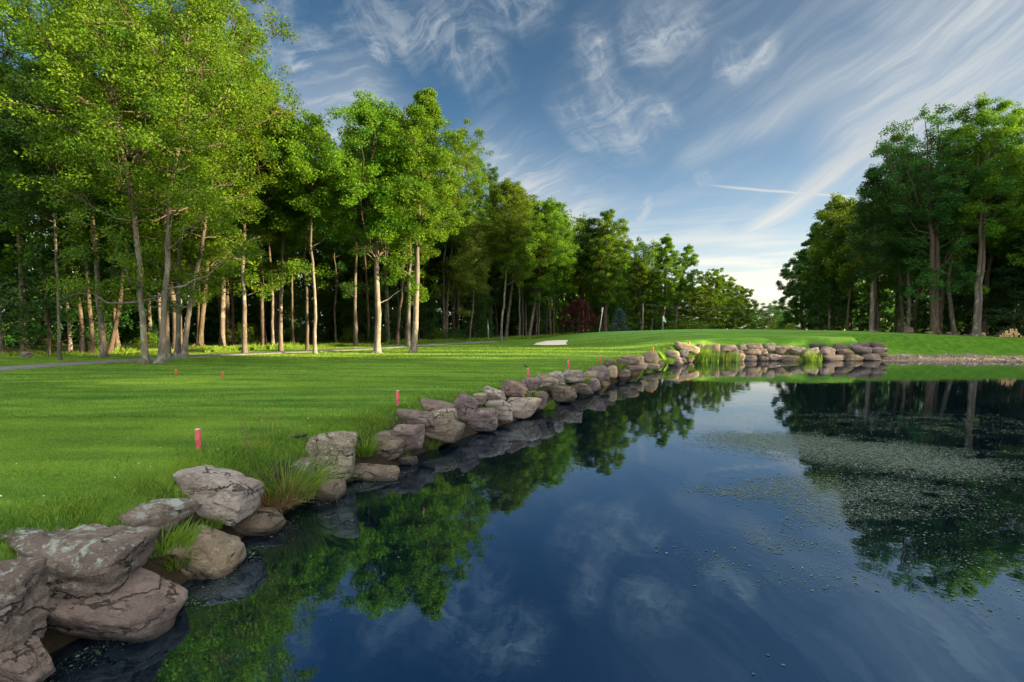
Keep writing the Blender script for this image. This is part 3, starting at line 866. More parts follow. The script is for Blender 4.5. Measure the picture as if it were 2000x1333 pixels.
def build_woods():
    r = np.random.default_rng(99)
    pool = [tree_meshes('woods_tree', ('maple', 'maple', 'deep', 'deep')[i % 4], ('brown', 'grey')[i % 2], seed=200 + i, H=20, cb=(0.3, 0.4, 0.25, 0.36, 0.45, 0.3)[i], Rc=(3.8, 3.6, 4.2, 4.0, 3.6, 4.4)[i], r0=0.2,
                        leaves=9000, size=0.30, limbs=24, twigs=5, clump=0.75, roots=False) for i in range(6)]
    slim = [tree_meshes('slim_tree', ('maple', 'deep')[i], ('grey', 'brown')[i], seed=220 + i, H=19, cb=0.5, Rc=2.6, r0=0.13, leaves=7500, size=0.27, limbs=22, twigs=5, clump=0.65, roots=False) for i in range(2)]
    sap = [tree_meshes('sapling', 'deep', 'brown', seed=230 + i, H=7, cb=0.12, Rc=2.2, r0=0.05, leaves=3600, size=0.22, limbs=16, twigs=4, clump=0.6, roots=False, shape='round') for i in range(3)]
    shr = [tree_meshes('shrub', ('deep', 'maple')[i], 'brown', seed=240 + i, H=1.7, cb=0.05, Rc=1.3, r0=0.03, leaves=1800, size=0.14, limbs=14, twigs=4, clump=0.35, roots=False, shape='round') for i in range(2)]

    def inleft(lo, hi):
        return lambda x, y: lo < edge_x(LEFT_EDGE, y) - x < hi and x > -1.12 * y - 6

    def inright(lo, hi):
        return lambda x, y: lo < x - edge_x(RIGHT_EDGE, y) < (hi if y < 80 else 9) and x < 1.12 * y + 8

    def plant(P, pool, name, label, group, s0, s1, cat='tree'):
        for i, (x, y) in enumerate(P):
            ms = pool[int(r.integers(len(pool)))]
            s = r.uniform(s0, s1)
            put_tree(name, ms, (x, y, tz(x, y) - 0.05), r.uniform(0, 6.28), label, cat, group, (s * r.uniform(0.9, 1.1), s * r.uniform(0.9, 1.1), s))
    plant(scatter(112, inleft(3.0, 40), (-70, 40, 22, 130), 3.2, r), pool, 'woods_tree', 'one of the dim broadleaf trees standing inside the long wood behind the path', 'trees inside the wood behind the path', 0.82, 1.08)
    plant(scatter(34, inleft(0.8, 11), (-60, 20, 24, 90), 2.2, r), [slim[0], slim[1]], 'woods_tree', 'one of the slender straight trees along the inner edge of the verge behind the path', 'slender trees along the verge', 0.85, 1.08)
    plant(scatter(52, inright(2.5, 34), (36, 110, 40, 150), 3.2, r), pool, 'woods_tree', 'one of the dim broadleaf trees inside the wood behind the firewood and stone wall', 'trees inside the wood across the pond', 0.78, 1.0)
    plant(scatter(95, inleft(4.0, 46), (-70, 40, 22, 130), 2.2, r), sap, 'sapling', 'one of the leafy saplings filling the shade of the long wood behind the path', 'saplings in the wood behind the path', 0.7, 1.4, 'sapling')
    plant(scatter(34, inright(3.0, 30), (36, 110, 44, 130), 2.6, r), sap, 'sapling', 'one of the leafy saplings in the shade behind the firewood and boulders', 'saplings in the wood across the pond', 0.7, 1.3, 'sapling')
    plant(scatter(40, inleft(2.0, 22), (-60, 30, 25, 110), 1.8, r), shr, 'shrub', 'one of the low leafy shrubs on the floor of the wood behind the path', 'shrubs on the wood floor behind the path', 0.6, 1.2, 'shrub')
    # the far side of both woods reads as one dark leafy mass
    n = 120000
    y = r.uniform(18, 178, n); left = r.uniform(0, 1, n) < 0.72
    near = np.interp(y, [60, 120], [23, 5])
    x = np.where(left, edge_x(LEFT_EDGE, y) - near - r.uniform(0, 22, n), edge_x(RIGHT_EDGE, y) + np.interp(y, [58, 85], [20, 8]) + r.uniform(0, 18, n))
    z = terrain(x, y) + 11 * r.uniform(0, 1, n) ** 1.2
    ok = (np.abs(x) < 1.12 * y + 14) & ((x > 0) | left) & (left | (y < 150))
    C = np.column_stack([x, y, z])[ok]
    cl = np.array([mnoise.noise(Vector((c[0] * 0.35, c[1] * 0.35, c[2] * 0.45))) for c in C])
    C = C[cl > -0.2]
    LV, LF = leaf_quads(C, 0.75, r, 0.6, 0.7)
    tag(link('distant_wood', mesh_polys('distant_wood', LV, LF, LEAF['deep'], False, r.uniform(0, 0.6, len(C)))), kind='stuff')
    # far trees closing the gap and backing the sunny group
    P = [at_y(px, 640, Y)[:2] for px, Y in ((1468, 215), (1486, 225), (1503, 212), (1521, 222), (1540, 214), (1556, 205), (1455, 200), (1512, 236), (1478, 240), (1535, 232))]
    for i, (x, y) in enumerate(P):
        s = r.uniform(0.62, 0.80)
        put_tree('far_tree', pool[2], (x, y, tz(x, y) - 3.5), r.uniform(0, 6), 'one of the small far dark trees closing the gap under the bright sky', 'tree', 'far trees in the gap', (s * 1.5, s * 1.5, s))
    P = [at_y(px, 640, Y)[:2] for px, Y in ((1215, 118), (1240, 126), (1268, 122), (1305, 130), (1335, 142), (1372, 150), (1400, 160), (1430, 170), (1452, 172), (1140, 104), (1165, 112), (1120, 98))]
    for i, (x, y) in enumerate(P):
        s = r.uniform(0.62, 0.74) * (0.70 if i < 4 or i > 8 else 1.0)
        put_tree('woods_tree', pool[i % 4], (x, y, tz(x, y) - 0.3), r.uniform(0, 6), 'one of the trees backing the sunny group beyond the putting green', 'tree', 'trees backing the sunny group', (s * 1.2, s * 1.2, s))
    # the wood that stands beyond the right edge of the view and shades the lawn
    for i, y in enumerate(np.arange(-26, 52, 3.2)):
        for k in range(2):
            x = 74 + 9 * k + r.uniform(-3, 3) + 0.08 * abs(y) + max(0, y - 44) * 0.45
            s = r.uniform(1.08, 1.34)
            if 10.5 < y < 31 or -3.5 < y < 1.5 or 45 < y < 53:
                continue
            put_tree('woods_tree', pool[int(r.integers(6))], (x, y + r.uniform(-1.2, 1.2), 1.4), r.uniform(0, 6), 'one of the trees of the wood on the sunset side of the pond', 'tree', 'trees on the sunset side of the pond', (s, s, s))
    for y in np.concatenate([np.arange(11.5, 31, 1.7), np.arange(-3, 1.5, 1.7), np.arange(46, 53, 3)]):
        s = r.uniform(0.38, 0.86)
        put_tree('woods_tree', slim[int(r.integers(2))], (75 + r.uniform(-3, 6), y + r.uniform(-0.5, 0.5), 1.4), r.uniform(0, 6), 'one of the narrow trees in the thin part of the sunset side wood', 'tree', 'narrow trees on the sunset side', (s * 0.6, s * 0.6, s))
    # named small trees and bushes
    g = at_y(1131, 655, 80)
    ms = tree_meshes('red_maple', 'red', 'brown', seed=250, H=5.2, cb=0.22, Rc=2.9, r0=0.10, leaves=9000, size=0.16, limbs=26, clump=0.5, shape='round')
    put_tree('red_leaved_tree', ms, (g[0], g[1], tz(g[0], g[1])), 0, 'small round tree with dark red leaves behind the sand bunker', 'tree')
    g = at_y(1210, 651, 74)
    ms = tree_meshes('spruce', 'spruce', 'brown', seed=251, H=3.4, cb=0.05, Rc=1.25, r0=0.07, leaves=9000, size=0.11, limbs=60, twigs=5, clump=0.26, shape='cone', roots=False)
    put_tree('blue_spruce_tree', ms, (g[0], g[1], tz(g[0], g[1]) - 0.05), 0, 'small blue green conical spruce at the edge of the putting green', 'tree')
    for px, Y, s, lab in ((1345, 104, 1.7, 'broad olive green bush behind the putting green'), (1500, 150, 2.2, 'low rounded bush under the gap of open sky'), (1325, 103, 1.3, 'smaller bush at the near end of the broad olive one'),
                          (1540, 118, 1.8, 'dim bush at the tip of the far wood')):
        g = at_y(px, 645, Y)
        put_tree('bush', shr[1], (g[0], g[1], tz(g[0], g[1]) - 0.1), 1.0, lab, 'bush', None, (s * 1.8, s * 1.6, s * 1.1))


build_front_trees()
build_right_trees()
build_woods()


# ------------------------------------------------------------------ rocks
def rock_mesh(name, seed, w, d, h, sub, mat, blocky=0.5, tilt=0.0, yaw=0.0):
    r = np.random.default_rng(seed)
    bm = bmesh.new(); bmesh.ops.create_icosphere(bm, subdivisions=sub, radius=1.0)
    V = np.array([v.co[:] for v in bm.verts]); F = np.array([[l.vert.index for l in f.loops] for f in bm.faces]); bm.free()
    V /= np.linalg.norm(V, axis=1)[:, None]
    n = 9
    Nn = r.normal(size=(n, 3)); Nn /= np.linalg.norm(Nn, axis=1)[:, None]
    hh = r.uniform(0.66, 0.95, n)
    ax = np.array([[1, 0, 0], [-1, 0, 0], [0, 1, 0], [0, -1, 0], [0, 0, 1], [0, 0, -1]], float) + r.normal(0, 0.16, (6, 3))
    ax /= np.linalg.norm(ax, axis=1)[:, None]
    Nn = np.concatenate([Nn, ax]); hh = np.concatenate([hh, np.full(6, 0.80 - 0.12 * blocky)])
    p = 20 + 22 * blocky
    q = np.maximum(V @ Nn.T, 0) / hh[None]
    rad = ((q ** p).sum(1) + 1e-9) ** (-1 / p)
    P = V * np.minimum(rad, 1.25)[:, None]
    P = P / np.abs(P).max(0)
    s = np.array([w, d, h]) * 0.5
    P = P * s
    sd = seed * 3.71
    m = min(w, h, d)
    e = 0.0
    disp = np.zeros(len(P))
    for i, v in enumerate(P):
        a = mnoise.fractal(Vector((v[0] * 2.2 / max(w, .3) + sd, v[1] * 2.2 / max(w, .3), v[2] * 3.0 / max(h, .2))), 0.9, 2.0, 5 if sub > 3 else 3)
        b = mnoise.noise(Vector((v[0] * 1.3 / w + sd, v[1] * 1.3 / w - sd, (v[2] + 0.12 * v[0]) * 9.0 / h)))
        c = abs(mnoise.noise(Vector((v[0] * 3.1 / w - sd, v[1] * 3.0 / w, v[2] * 4.2 / h + sd))))
        disp[i] = 0.045 * a + 0.03 * b - 0.06 * max(0, 0.09 - c) / 0.09
    P = P + V * (disp * m)[:, None]
    if yaw:
        c, s_ = math.cos(yaw), math.sin(yaw); P = P @ np.array([[c, s_, 0], [-s_, c, 0], [0, 0, 1]])
    if tilt:
        c, s_ = math.cos(tilt), math.sin(tilt); P = P @ np.array([[c, 0, s_], [0, 1, 0], [-s_, 0, c]])
    return mesh_polys(name, P, F, mat, True)


shore_px = np.array([p[0] for p in SHORE_PX] + [1450, 1530, 1600, 1740], float)
shore_dep = np.array([p[1] for p in SHORE] + [YF + 0.9, YF + 1.1, YF + 1.1, YF + 1.1], float)

# cx, cy, width, height (photograph pixels), setback behind the waterline in metres, material, tilt in degrees (raised toward the right), label
ROCKS = [
    (20, 1300, 180, 110, 0.12, 'pink', 20, 'pinkish slab lowest at the water under the grey lichen boulder'),
    (-4, 1195, 120, 190, 0.30, 'grey', 0, 'round grey boulder thick with white lichen cut off by the picture edge'),
    (215, 1182, 300, 118, 0.18, 'pink', 13, 'long pinkish slab at the water under the largest lichen boulder'),
    (140, 1100, 330, 166, 0.50, 'grey', 3, 'largest boulder of the bank, grey with patches of white lichen on top'),
    (240, 1020, 240, 88, 0.95, 'grey', 4, 'flat grey slab with lichen along its top edge behind the largest boulder'),
    (398, 1094, 160, 104, 0.22, 'tan', 20, 'tan wedge of rock at the water between two grass tufts'),
    (430, 966, 150, 94, 0.72, 'pale', 8, 'pale angular block marked with lichen rings beside the tall grass clump'),
    (500, 1025, 120, 62, 0.20, 'brown', 8, 'brown low rock at the water under the pale angular block'),
    (628, 965, 92, 46, 0.18, 'brown', 4, 'low brown rock at the water in front of the speckled boulder'),
    (640, 891, 112, 104, 0.62, 'speckled', 6, 'tall boulder speckled with tan and black lichen beside the tall grass clump'),
    (642, 856, 66, 40, 1.25, 'brown', 14, 'brown rock peeping out behind the speckled boulder'),
    (592, 930, 36, 62, 0.62, 'grey', -10, 'small lichened rock half hidden by the tall grass clump'),
    (728, 923, 102, 40, 0.15, 'brown', 5, 'flat brown slab at the water under the bright grass tuft'),
    (738, 872, 108, 54, 0.80, 'brown', -3, 'smooth brown boulder beside the bright grass tuft'),
    (787, 857, 82, 54, 0.72, 'purple', -16, 'pinkish purple boulder sloping toward the water next to the smooth brown one'),
    (796, 901, 46, 20, 0.12, 'dark', 4, 'small wet flat rock at the water under the pinkish purple boulder'),
    (814, 820, 66, 40, 1.00, 'purple', 6, 'rounded purple boulder with a smooth top behind the spiky grass'),
    (857, 793, 64, 20, 1.15, 'pink', 8, 'thin pink tabular stone lying on the dark lichened rock'),
    (866, 815, 50, 36, 0.80, 'speckled', 0, 'dark rock crusted with yellow lichen under the thin tabular stone'),
    (862, 843, 78, 42, 0.25, 'brown', 8, 'brown cracked rock at the water behind the spiky grass'),
    (907, 796, 48, 50, 0.80, 'purple', 12, 'upright purple boulder beside the thin tabular stone'),
    (936, 780, 26, 24, 1.00, 'speckled', 0, 'small mottled rock between the upright purple boulder and the striped one'),
    (962, 773, 46, 32, 1.00, 'grey', 14, 'lichen striped slanting rock above the scooped pale block'),
    (942, 819, 64, 44, 0.25, 'purple', -6, 'angular purple block at the water under the upright boulder'),
    (976, 801, 48, 38, 0.45, 'pale', 0, 'mottled pale rock between the angular purple block and the scooped one'),
    (1018, 795, 66, 40, 0.30, 'pale', 6, 'wide pale block with a scooped top at the water'),
    (1048, 784, 40, 42, 0.35, 'purple', 0, 'squarish purple rock at the water beside the scooped pale block'),
    (1001, 761, 46, 34, 1.00, 'purple', 14, 'slanting rock with a whitish end face above the scooped pale block'),
    (1035, 752, 40, 30, 1.00, 'purple', 10, 'purple rock at the foot of the red stake nearest the bird'),
    (1063, 746, 42, 30, 0.85, 'tan', 10, 'tan lichened rock between the staked purple rock and a pale rounded one'),
    (1086, 739, 34, 26, 1.00, 'pale', 0, 'pale rounded rock just before the big pale one in the upper row'),
    (1098, 769, 56, 32, 0.22, 'brown', 6, 'long brown rock at the water under the dark green tuft'),
    (1118, 736, 42, 28, 0.90, 'pale', 4, 'big pale lichened rock in the upper row past the dark green tuft'),
    (1132, 758, 48, 22, 0.18, 'brown', 4, 'low brown rock at the water under the big pale one'),
    (1150, 737, 32, 20, 0.75, 'tan', -8, 'rounded tan rock between the big pale rock and the striped purple one'),
    (1152, 751, 40, 22, 0.22, 'purple', 4, 'purple rock at the water under the rounded tan one'),
    (1168, 729, 44, 30, 0.75, 'purple', 8, 'striped purple rock bulging over the water past the rounded tan one'),
    (1194, 726, 20, 24, 0.45, 'tan', 0, 'tan stump shaped rock beside the striped purple one'),
    (1191, 710, 24, 16, 1.30, 'brown', 8, 'small brown rock in the grass above the tan stump shaped one'),
    (1212, 728, 34, 18, 0.15, 'brown', 4, 'low brown rock at the water past the tan stump shaped one'),
    (1238, 720, 30, 16, 0.15, 'brown', 4, 'low brown rock at the water under the dark topped block'),
    (1217, 709, 22, 16, 0.80, 'pink', 6, 'pink rounded rock before the dark topped block'),
    (1232, 704, 30, 18, 0.90, 'tan', 2, 'tan block with a dark flat top near the glowing boulder'),
    (1250, 704, 16, 16, 0.75, 'tan', 0, 'small tan rock wedged against the glowing boulder'),
    (1270, 699, 34, 24, 0.75, 'tan', 0, 'tall tan boulder glowing orange at the foot of a red stake'),
    (1254, 715, 20, 13, 0.20, 'pink', 0, 'pinkish rock at the water under the glowing boulder'),
    (1273, 716, 28, 12, 0.15, 'speckled', 0, 'mossy low rock at the water under the glowing boulder'),
    (1289, 713, 15, 11, 0.20, 'brown', 0, 'small brown rock at the water past the mossy one'),
    (1340, 679, 46, 15, 1.3, 'tan', 14, 'long tan slab sloping up under the farthest red stake'),
    (1314, 692, 26, 13, 0.6, 'tan', 6, 'tan rock under the lower end of the long sloping slab'),
    (1335, 691, 16, 14, 0.6, 'pale', 0, 'small whitish square block under the long sloping slab'),
    (1317, 703, 26, 13, 0.3, 'purple', 6, 'purple rock near the water under the long sloping slab'),
    (1333, 704, 14, 12, 0.3, 'tan', 0, 'small tan rock near the water under the square block'),
    (1346, 703, 15, 12, 0.3, 'pink', 0, 'small pink rock at the foot of the dark green reeds'),
    (1319, 711, 26, 8, 0.1, 'dark', 0, 'flat wet rock at the water below the purple one'),
    (1368, 677, 16, 10, 1.2, 'brown', 0, 'small brown stone behind the dark green reeds'),
    (1388, 682, 34, 16, 1.0, 'brown', 0, 'brown triangular stone behind the tall yellow green reeds'),
    (1420, 680, 36, 11, 1.0, 'purple', 0, 'long purple stone on top of the wall above the yellow green reeds'),
    (1448, 680, 17, 15, 1.0, 'grey', 0, 'grey pointed stone on top of the wall past the yellow green reeds'),
    (1438, 689, 22, 10, 0.7, 'grey', 0, 'small grey stone tucked under the pointed one'),
    (1441, 698, 22, 14, 0.3, 'brown', 0, 'squarish stone at the water at the end of the yellow green reeds'),
    (1474, 677, 34, 11, 1.0, 'tan', 4, 'brownish long stone on top of the wall past the pointed grey one'),
    (1503, 679, 22, 16, 0.9, 'speckled', 0, 'mottled stone on top of the wall above a small square gap'),
    (1468, 688, 30, 13, 0.6, 'brown', 0, 'brown stone in the middle of the wall under the long brownish top stone'),
    (1489, 688, 16, 13, 0.6, 'tan', 0, 'small tan stone in the middle of the wall beside the brown one'),
    (1464, 700, 32, 11, 0.3, 'dark', 0, 'dark long stone at the water first past the squarish stone'),
    (1488, 700, 19, 10, 0.3, 'dark', 0, 'dark short stone at the water second past the squarish stone'),
    (1508, 698, 24, 12, 0.3, 'purple', 0, 'purple stone at the water between two dark ones'),
    (1522, 684, 24, 16, 0.8, 'grey', 0, 'grey rounded stone high in the wall above the longest dark stone'),
    (1536, 700, 48, 12, 0.3, 'dark', 0, 'longest dark stone at the water beside the small reeds'),
    (1536, 680, 16, 9, 0.9, 'tan', 0, 'small tan stone on top of the wall between two grey ones'),
    (1557, 685, 32, 14, 0.7, 'grey', 0, 'grey wide stone behind the small reeds'),
    (1582, 688, 36, 15, 0.6, 'grey', -8, 'pale grey stone sloping down behind the tall reeds in the water'),
    (1598, 677, 38, 8, 1.0, 'dark', 2, 'thin dark slab on top of the wall above the pale pinkish stone'),
    (1615, 686, 32, 15, 0.6, 'purple', 10, 'pale pinkish purple stone with a raised end under the thin dark slab'),
    (1641, 677, 28, 9, 1.0, 'brown', 0, 'brown rounded stone on top of the wall next past the thin dark slab'),
    (1648, 688, 34, 13, 0.6, 'brown', 2, 'brown stone in the middle of the wall next to the pale pinkish one'),
    (1628, 699, 40, 11, 0.3, 'pink', 0, 'pinkish flat stone at the water under the pale pinkish purple one'),
    (1666, 676, 26, 9, 1.0, 'purple', 0, 'purple flat stone on top of the wall third from the wall end'),
    (1684, 675, 20, 9, 1.0, 'purple', 0, 'short purple stone on top of the wall second from the wall end'),
    (1713, 674, 30, 9, 1.0, 'pink', 2, 'pink end stone on top of the wall'),
    (1684, 684, 40, 12, 0.6, 'purple', 8, 'wide purple stone in the middle of the wall under the short top stone'),
    (1719, 684, 28, 12, 0.6, 'grey', 0, 'grey squared stone in the middle of the wall at its end'),
    (1667, 699, 34, 11, 0.3, 'brown', 4, 'brown stone at the bottom of the wall where the gravel begins'),
    (1700, 696, 30, 11, 0.4, 'pink', 0, 'pink stone at the bottom of the wall set in the gravel'),
    (1722, 693, 20, 9, 0.5, 'tan', 0, 'small tan stone at the bottom of the wall end on the gravel'),
]


def build_rocks():
    for i, (cx, cy, w, h, back, mat, tilt, lab) in enumerate(ROCKS):
        if cx > 1355 and cy > 694:
            cy += 1.5; h += 2
        D = float(np.interp(cx, shore_px, shore_dep)) + back
        x, y, z = at_y(cx, cy, D)
        k = D / FPX / CP
        W, Hh = (w * k * 0.98, h * k * 0.96) if cx < 560 else (w * k * 1.14, h * k * 1.08) if cx < 1300 else (w * k * 1.16, h * k * 1.22)
        dep = max(0.8 * Hh, min(W, 1.0) * 0.8)
        sub = 5 if D < 9.5 else 4 if D < 20 else 3
        me = rock_mesh('boulder', 300 + i, W, dep, Hh, sub, ROCK[mat], 0.95 if D > 8.5 else 0.6, -R(tilt) * 1.0, random.uniform(-0.15, 0.15))
        name = 'wall_stone' if cx > 1300 else 'boulder'
        o = link(name, me, None, (x, y, z))
        tag(o, lab, 'stone' if cx > 1300 else 'boulder', 'stones of the wall across the pond' if cx > 1300 else 'boulders lining the pond bank')
    for px, py, w, h, Y, lab in ((1775, 649, 18, 12, 46.0, 'rounded grey boulder in the shade before the massive trunk'), (1853, 653, 11, 6, 45.8, 'low grey boulder at the foot of the crooked pale tree'),
                                 (53, 694, 22, 12, None, 'grey boulder in the verge at the foot of the dark leaning maple'), (1813, 652.5, 14, 5, 45.5, 'flat grey stone against the massive trunk'),
                                 (1885, 655.5, 7, 3, 45.0, 'small pale stone in the grass before the twin stemmed maple')):
        if Y is None:
            x, y, z = ground(px, py + 5); Y = y
        else:
            x, y, z = at_y(px, py + h / 2, Y); z = tz(x, y)
        k = Y / FPX
        me = rock_mesh('boulder', 500 + int(px), w * k, w * k * 0.8, h * k * 1.3, 4, ROCK['grey' if px < 900 else 'brown'], 0.2)
        tag(link('boulder', me, None, (x, y, z + h * k * 0.42)), lab, 'boulder')


build_rocks()


# ------------------------------------------------------------------ grass, reeds, floating weed
def blades(P, L, W, r, bend=0.5, spread=0.5, seg=2, dirs=None):
    """narrow curved blades from the points P; L lengths, W widths"""
    n = len(P)
    a = r.uniform(0, 6.283, n)
    d = np.stack([np.cos(a), np.sin(a), np.zeros(n)], 1) if dirs is None else dirs
    s = np.cross(d, np.array([0, 0, 1.0])); s /= np.linalg.norm(s, axis=1)[:, None] + 1e-9
    yaw = r.uniform(0, 6.283, n)
    s = np.stack([np.cos(yaw), np.sin(yaw), np.zeros(n)], 1)
    lean = r.uniform(0, spread, n)[:, None]; bn = r.uniform(0.2, 1.0, n)[:, None] * bend
    rows = []
    for k in range(seg + 1):
        t = k / seg
        c = P + d * L[:, None] * (lean * t + bn * t * t * 0.6) + np.array([0, 0, 1.0]) * (L[:, None] * (t * (1 - 0.25 * lean) - 0.45 * bn * t * t))
        w = (W * (1 - t) ** 0.7)[:, None] * 0.5
        if k == seg:
            rows.append(c)
        else:
            rows.append(c - s * w); rows.append(c + s * w)
    m = len(rows)
    V = np.stack(rows, 1).reshape(-1, 3)
    b = np.arange(n)[:, None] * m
    F4 = np.concatenate([b + np.array([[2 * k, 2 * k + 1, 2 * k + 3, 2 * k + 2]]) for k in range(seg - 1)], 0) if seg > 1 else np.zeros((0, 4), int)
    F3 = b + np.array([[m - 3, m - 2, m - 1]])
    return V, F4, F3


def blade_mesh(name, P, L, W, r, mat, tint=None, **kw):
    V, F4, F3 = blades(P, L, W, r, **kw)
    n = len(P); t = r.uniform(0, 1, n) if tint is None else tint
    k = len(F4) // n if len(F4) else 0
    tt = np.concatenate([np.tile(t, k), t]) if k else t
    return mesh_polys(name, V, [F4, F3], mat, False, tt)


def build_grass():
    r = np.random.default_rng(5)
    # mown turf close to the camera
    Ps, Ls, Ws = [], [], []
    for (x0, x1, y0, y1, n, l, w) in ((-9, 0, 3.0, 9, 260000, 0.030, 0.006), (-17, 2, 8.5, 16, 190000, 0.036, 0.010), (-26, 6, 15.5, 28, 130000, 0.045, 0.018), (-32, 16, 27.5, 58, 170000, 0.06, 0.034)):
        x = r.uniform(x0, x1, n); y = r.uniform(y0, y1, n)
        ok = (x > -1.08 * y - 0.6) & (edge_x(LEFT_EDGE, y) < x + 0.5) & (r.uniform(0, 1, n) < 1 - ss(x - 0.25 * (y - 27), 2, 13)) & (r.uniform(0, 1, n) < 1 - ss(y, 42, 58))
        x, y = x[ok], y[ok]
        d = pond_dist(x, y); ok = d > 0.55 + 0.4 * ss(y, 24, 31); x, y, d = x[ok], y[ok], d[ok]
        z = terrain(x, y, d)
        long = 1 + 1.3 * np.exp(-((d - 0.9) / 0.35) ** 2) 
        Ps.append(np.column_stack([x, y, z - 0.004])); Ls.append(l * r.uniform(0.6, 1.4, len(x)) * long); Ws.append(np.full(len(x), w))
    P = np.concatenate(Ps); L = np.concatenate(Ls); W = np.concatenate(Ws)
    patch = np.array([mnoise.noise(Vector((p[0] * 0.25, p[1] * 1.5, 0))) * 0.8 + 0.7 * mnoise.noise(Vector((p[0] * 0.9, p[1] * 2.6, 5))) for p in P[:, :2]])
    patch = patch + 0.55 * np.array([mnoise.noise(Vector((p[0] * 0.11, p[1] * 0.2, 2))) for p in P[:, :2]])
    band = np.sign(np.sin((P[:, 0] * 0.28 + P[:, 1]) * 1.9 + 0.5 * np.sin(P[:, 0] * 0.15)))
    t = np.clip(0.47 + 0.07 * band + 0.75 * patch + r.normal(0, 0.22, len(P)), 0, 1)
    me = blade_mesh('grass', P, L, W, r, LEAF['grass'], tint=t, bend=0.5, spread=0.6, seg=1)
    tag(link('grass', me), kind='stuff')
    # rough grass along the boulders and down between them
    seg = np.array(SHORE); n = 26000
    k = r.integers(0, len(seg) - 1, n); wts = np.linalg.norm(np.diff(seg, axis=0), axis=1)
    k = r.choice(len(seg) - 1, n, p=wts / wts.sum()); tt = r.uniform(0, 1, n)
    q = seg[k] * (1 - tt)[:, None] + seg[k + 1] * tt[:, None]
    dv = np.diff(seg, axis=0)[k]; nv = np.stack([-dv[:, 1], dv[:, 0]], 1); nv /= np.linalg.norm(nv, axis=1)[:, None]
    q = q + nv * (0.45 + np.abs(r.normal(0, 0.55, n)))[:, None]
    d = pond_dist(q[:, 0], q[:, 1]); ok = d > 0.3; q = q[ok]; d = d[ok]
    cl = np.array([mnoise.noise(Vector((p[0] * 1.4, p[1] * 1.4, 3.0))) for p in q])
    ok = cl > -0.25 + 0.2 * (d < 0.8); q, d, cl = q[ok], d[ok], cl[ok]
    P = np.column_stack([q, terrain(q[:, 0], q[:, 1], d) - 0.01])
    L = (0.06 + 0.12 * np.clip(cl + 0.3, 0, 1)) * r.uniform(0.6, 1.5, len(q))
    me = blade_mesh('rough_grass', P, L, np.full(len(q), 0.009) + 0.0004 * q[:, 1], r, LEAF['grass'], bend=0.9, spread=0.7, seg=2)
    tag(link('rough_grass', me), kind='stuff')
    # verge grass under the trees behind the path
    n = 60000
    y = r.uniform(20, 80, n); x = edge_x(LEFT_EDGE, y) - r.uniform(-0.5, 1, n) ** 2 * 9 + 0.3
    ok = x > -1.1 * y - 1; x, y = x[ok], y[ok]
    cl = np.array([mnoise.noise(Vector((a * 0.35, b * 0.35, 9.0))) for a, b in zip(x, y)])
    ok = cl > -0.28; x, y, cl = x[ok], y[ok], cl[ok]
    P = np.column_stack([x, y, terrain(x, y)])
    L = (0.16 + 0.42 * np.clip(cl + 0.2, 0, 1)) * r.uniform(0.6, 1.4, len(x))
    me = blade_mesh('verge_grass', P, L, 0.02 + 0.0006 * y, r, LEAF['grass'], tint=np.clip(r.uniform(0.2, 1.3, len(x)), 0, 1), bend=0.7, spread=0.5, seg=2)
    tag(link('verge_grass', me), kind='stuff')
    # clover heads and fallen leaves in the turf near the boulders
    n = 900
    k = r.choice(len(seg) - 1, n, p=wts / wts.sum()); q = seg[k] + dv[:1] * 0
    q = q + np.column_stack([r.normal(0, 0.5, n), r.normal(0, 0.5, n)])
    dd = np.diff(seg, axis=0)[k]; nv = np.stack([-dd[:, 1], dd[:, 0]], 1); nv /= np.linalg.norm(nv, axis=1)[:, None]
    q = q + nv * (0.9 + r.exponential(1.2, n))[:, None]
    ok = (pond_dist(q[:, 0], q[:, 1]) > 0.6) & (q[:, 1] < 16); q = q[ok]
    C = np.column_stack([q, terrain(q[:, 0], q[:, 1]) + r.uniform(0.03, 0.05, len(q))])
    LV, LF = leaf_quads(C, 0.016, r, 0.9, 0.9)
    m, N, out = new_mat('clover'); at = N.n('ShaderNodeAttribute', attribute_name='tint')
    principled(N, out, N.ramp(at.outputs['Fac'], [(0.0, (0.16, 0.10, 0.04)), (0.45, (0.22, 0.17, 0.06)), (0.55, (0.5, 0.5, 0.44)), (1.0, (0.62, 0.62, 0.58))]), 0.8, 0.2)
    tag(link('clover_flowers', mesh_polys('clover_flowers', LV, LF, m, False, r.uniform(0, 1, len(LF)))), kind='stuff')


build_grass()


def tuft(name, cx, cy, D, rad, n, L, label, mat='grass', cat='grass tuft', w=0.009, bend=0.9, spread=0.5, z=None, sq=1.0, seed=0):
    r = np.random.default_rng(900 + seed)
    x, y, zz = at_y(cx, cy, D)
    zz = z if z is not None else max(zz - L * 0.3, tz(x, y))
    a = r.uniform(0, 6.283, n); q = rad * np.sqrt(r.uniform(0, 1, n))
    P = np.column_stack([q * np.cos(a), q * np.sin(a) * sq, np.full(n, -0.03)])
    dirs = np.column_stack([np.cos(a), np.sin(a), np.zeros(n)])
    me = blade_mesh(name, P, L * r.uniform(0.45, 1.2, n), np.full(n, w), r, LEAF[mat], bend=bend, spread=spread, seg=4, dirs=dirs)
    o = link(name, me, None, (x, y, zz))
    if label:
        tag(o, label, cat)
    return o


def sdep(px):
    return float(np.interp(px, shore_px, shore_dep))


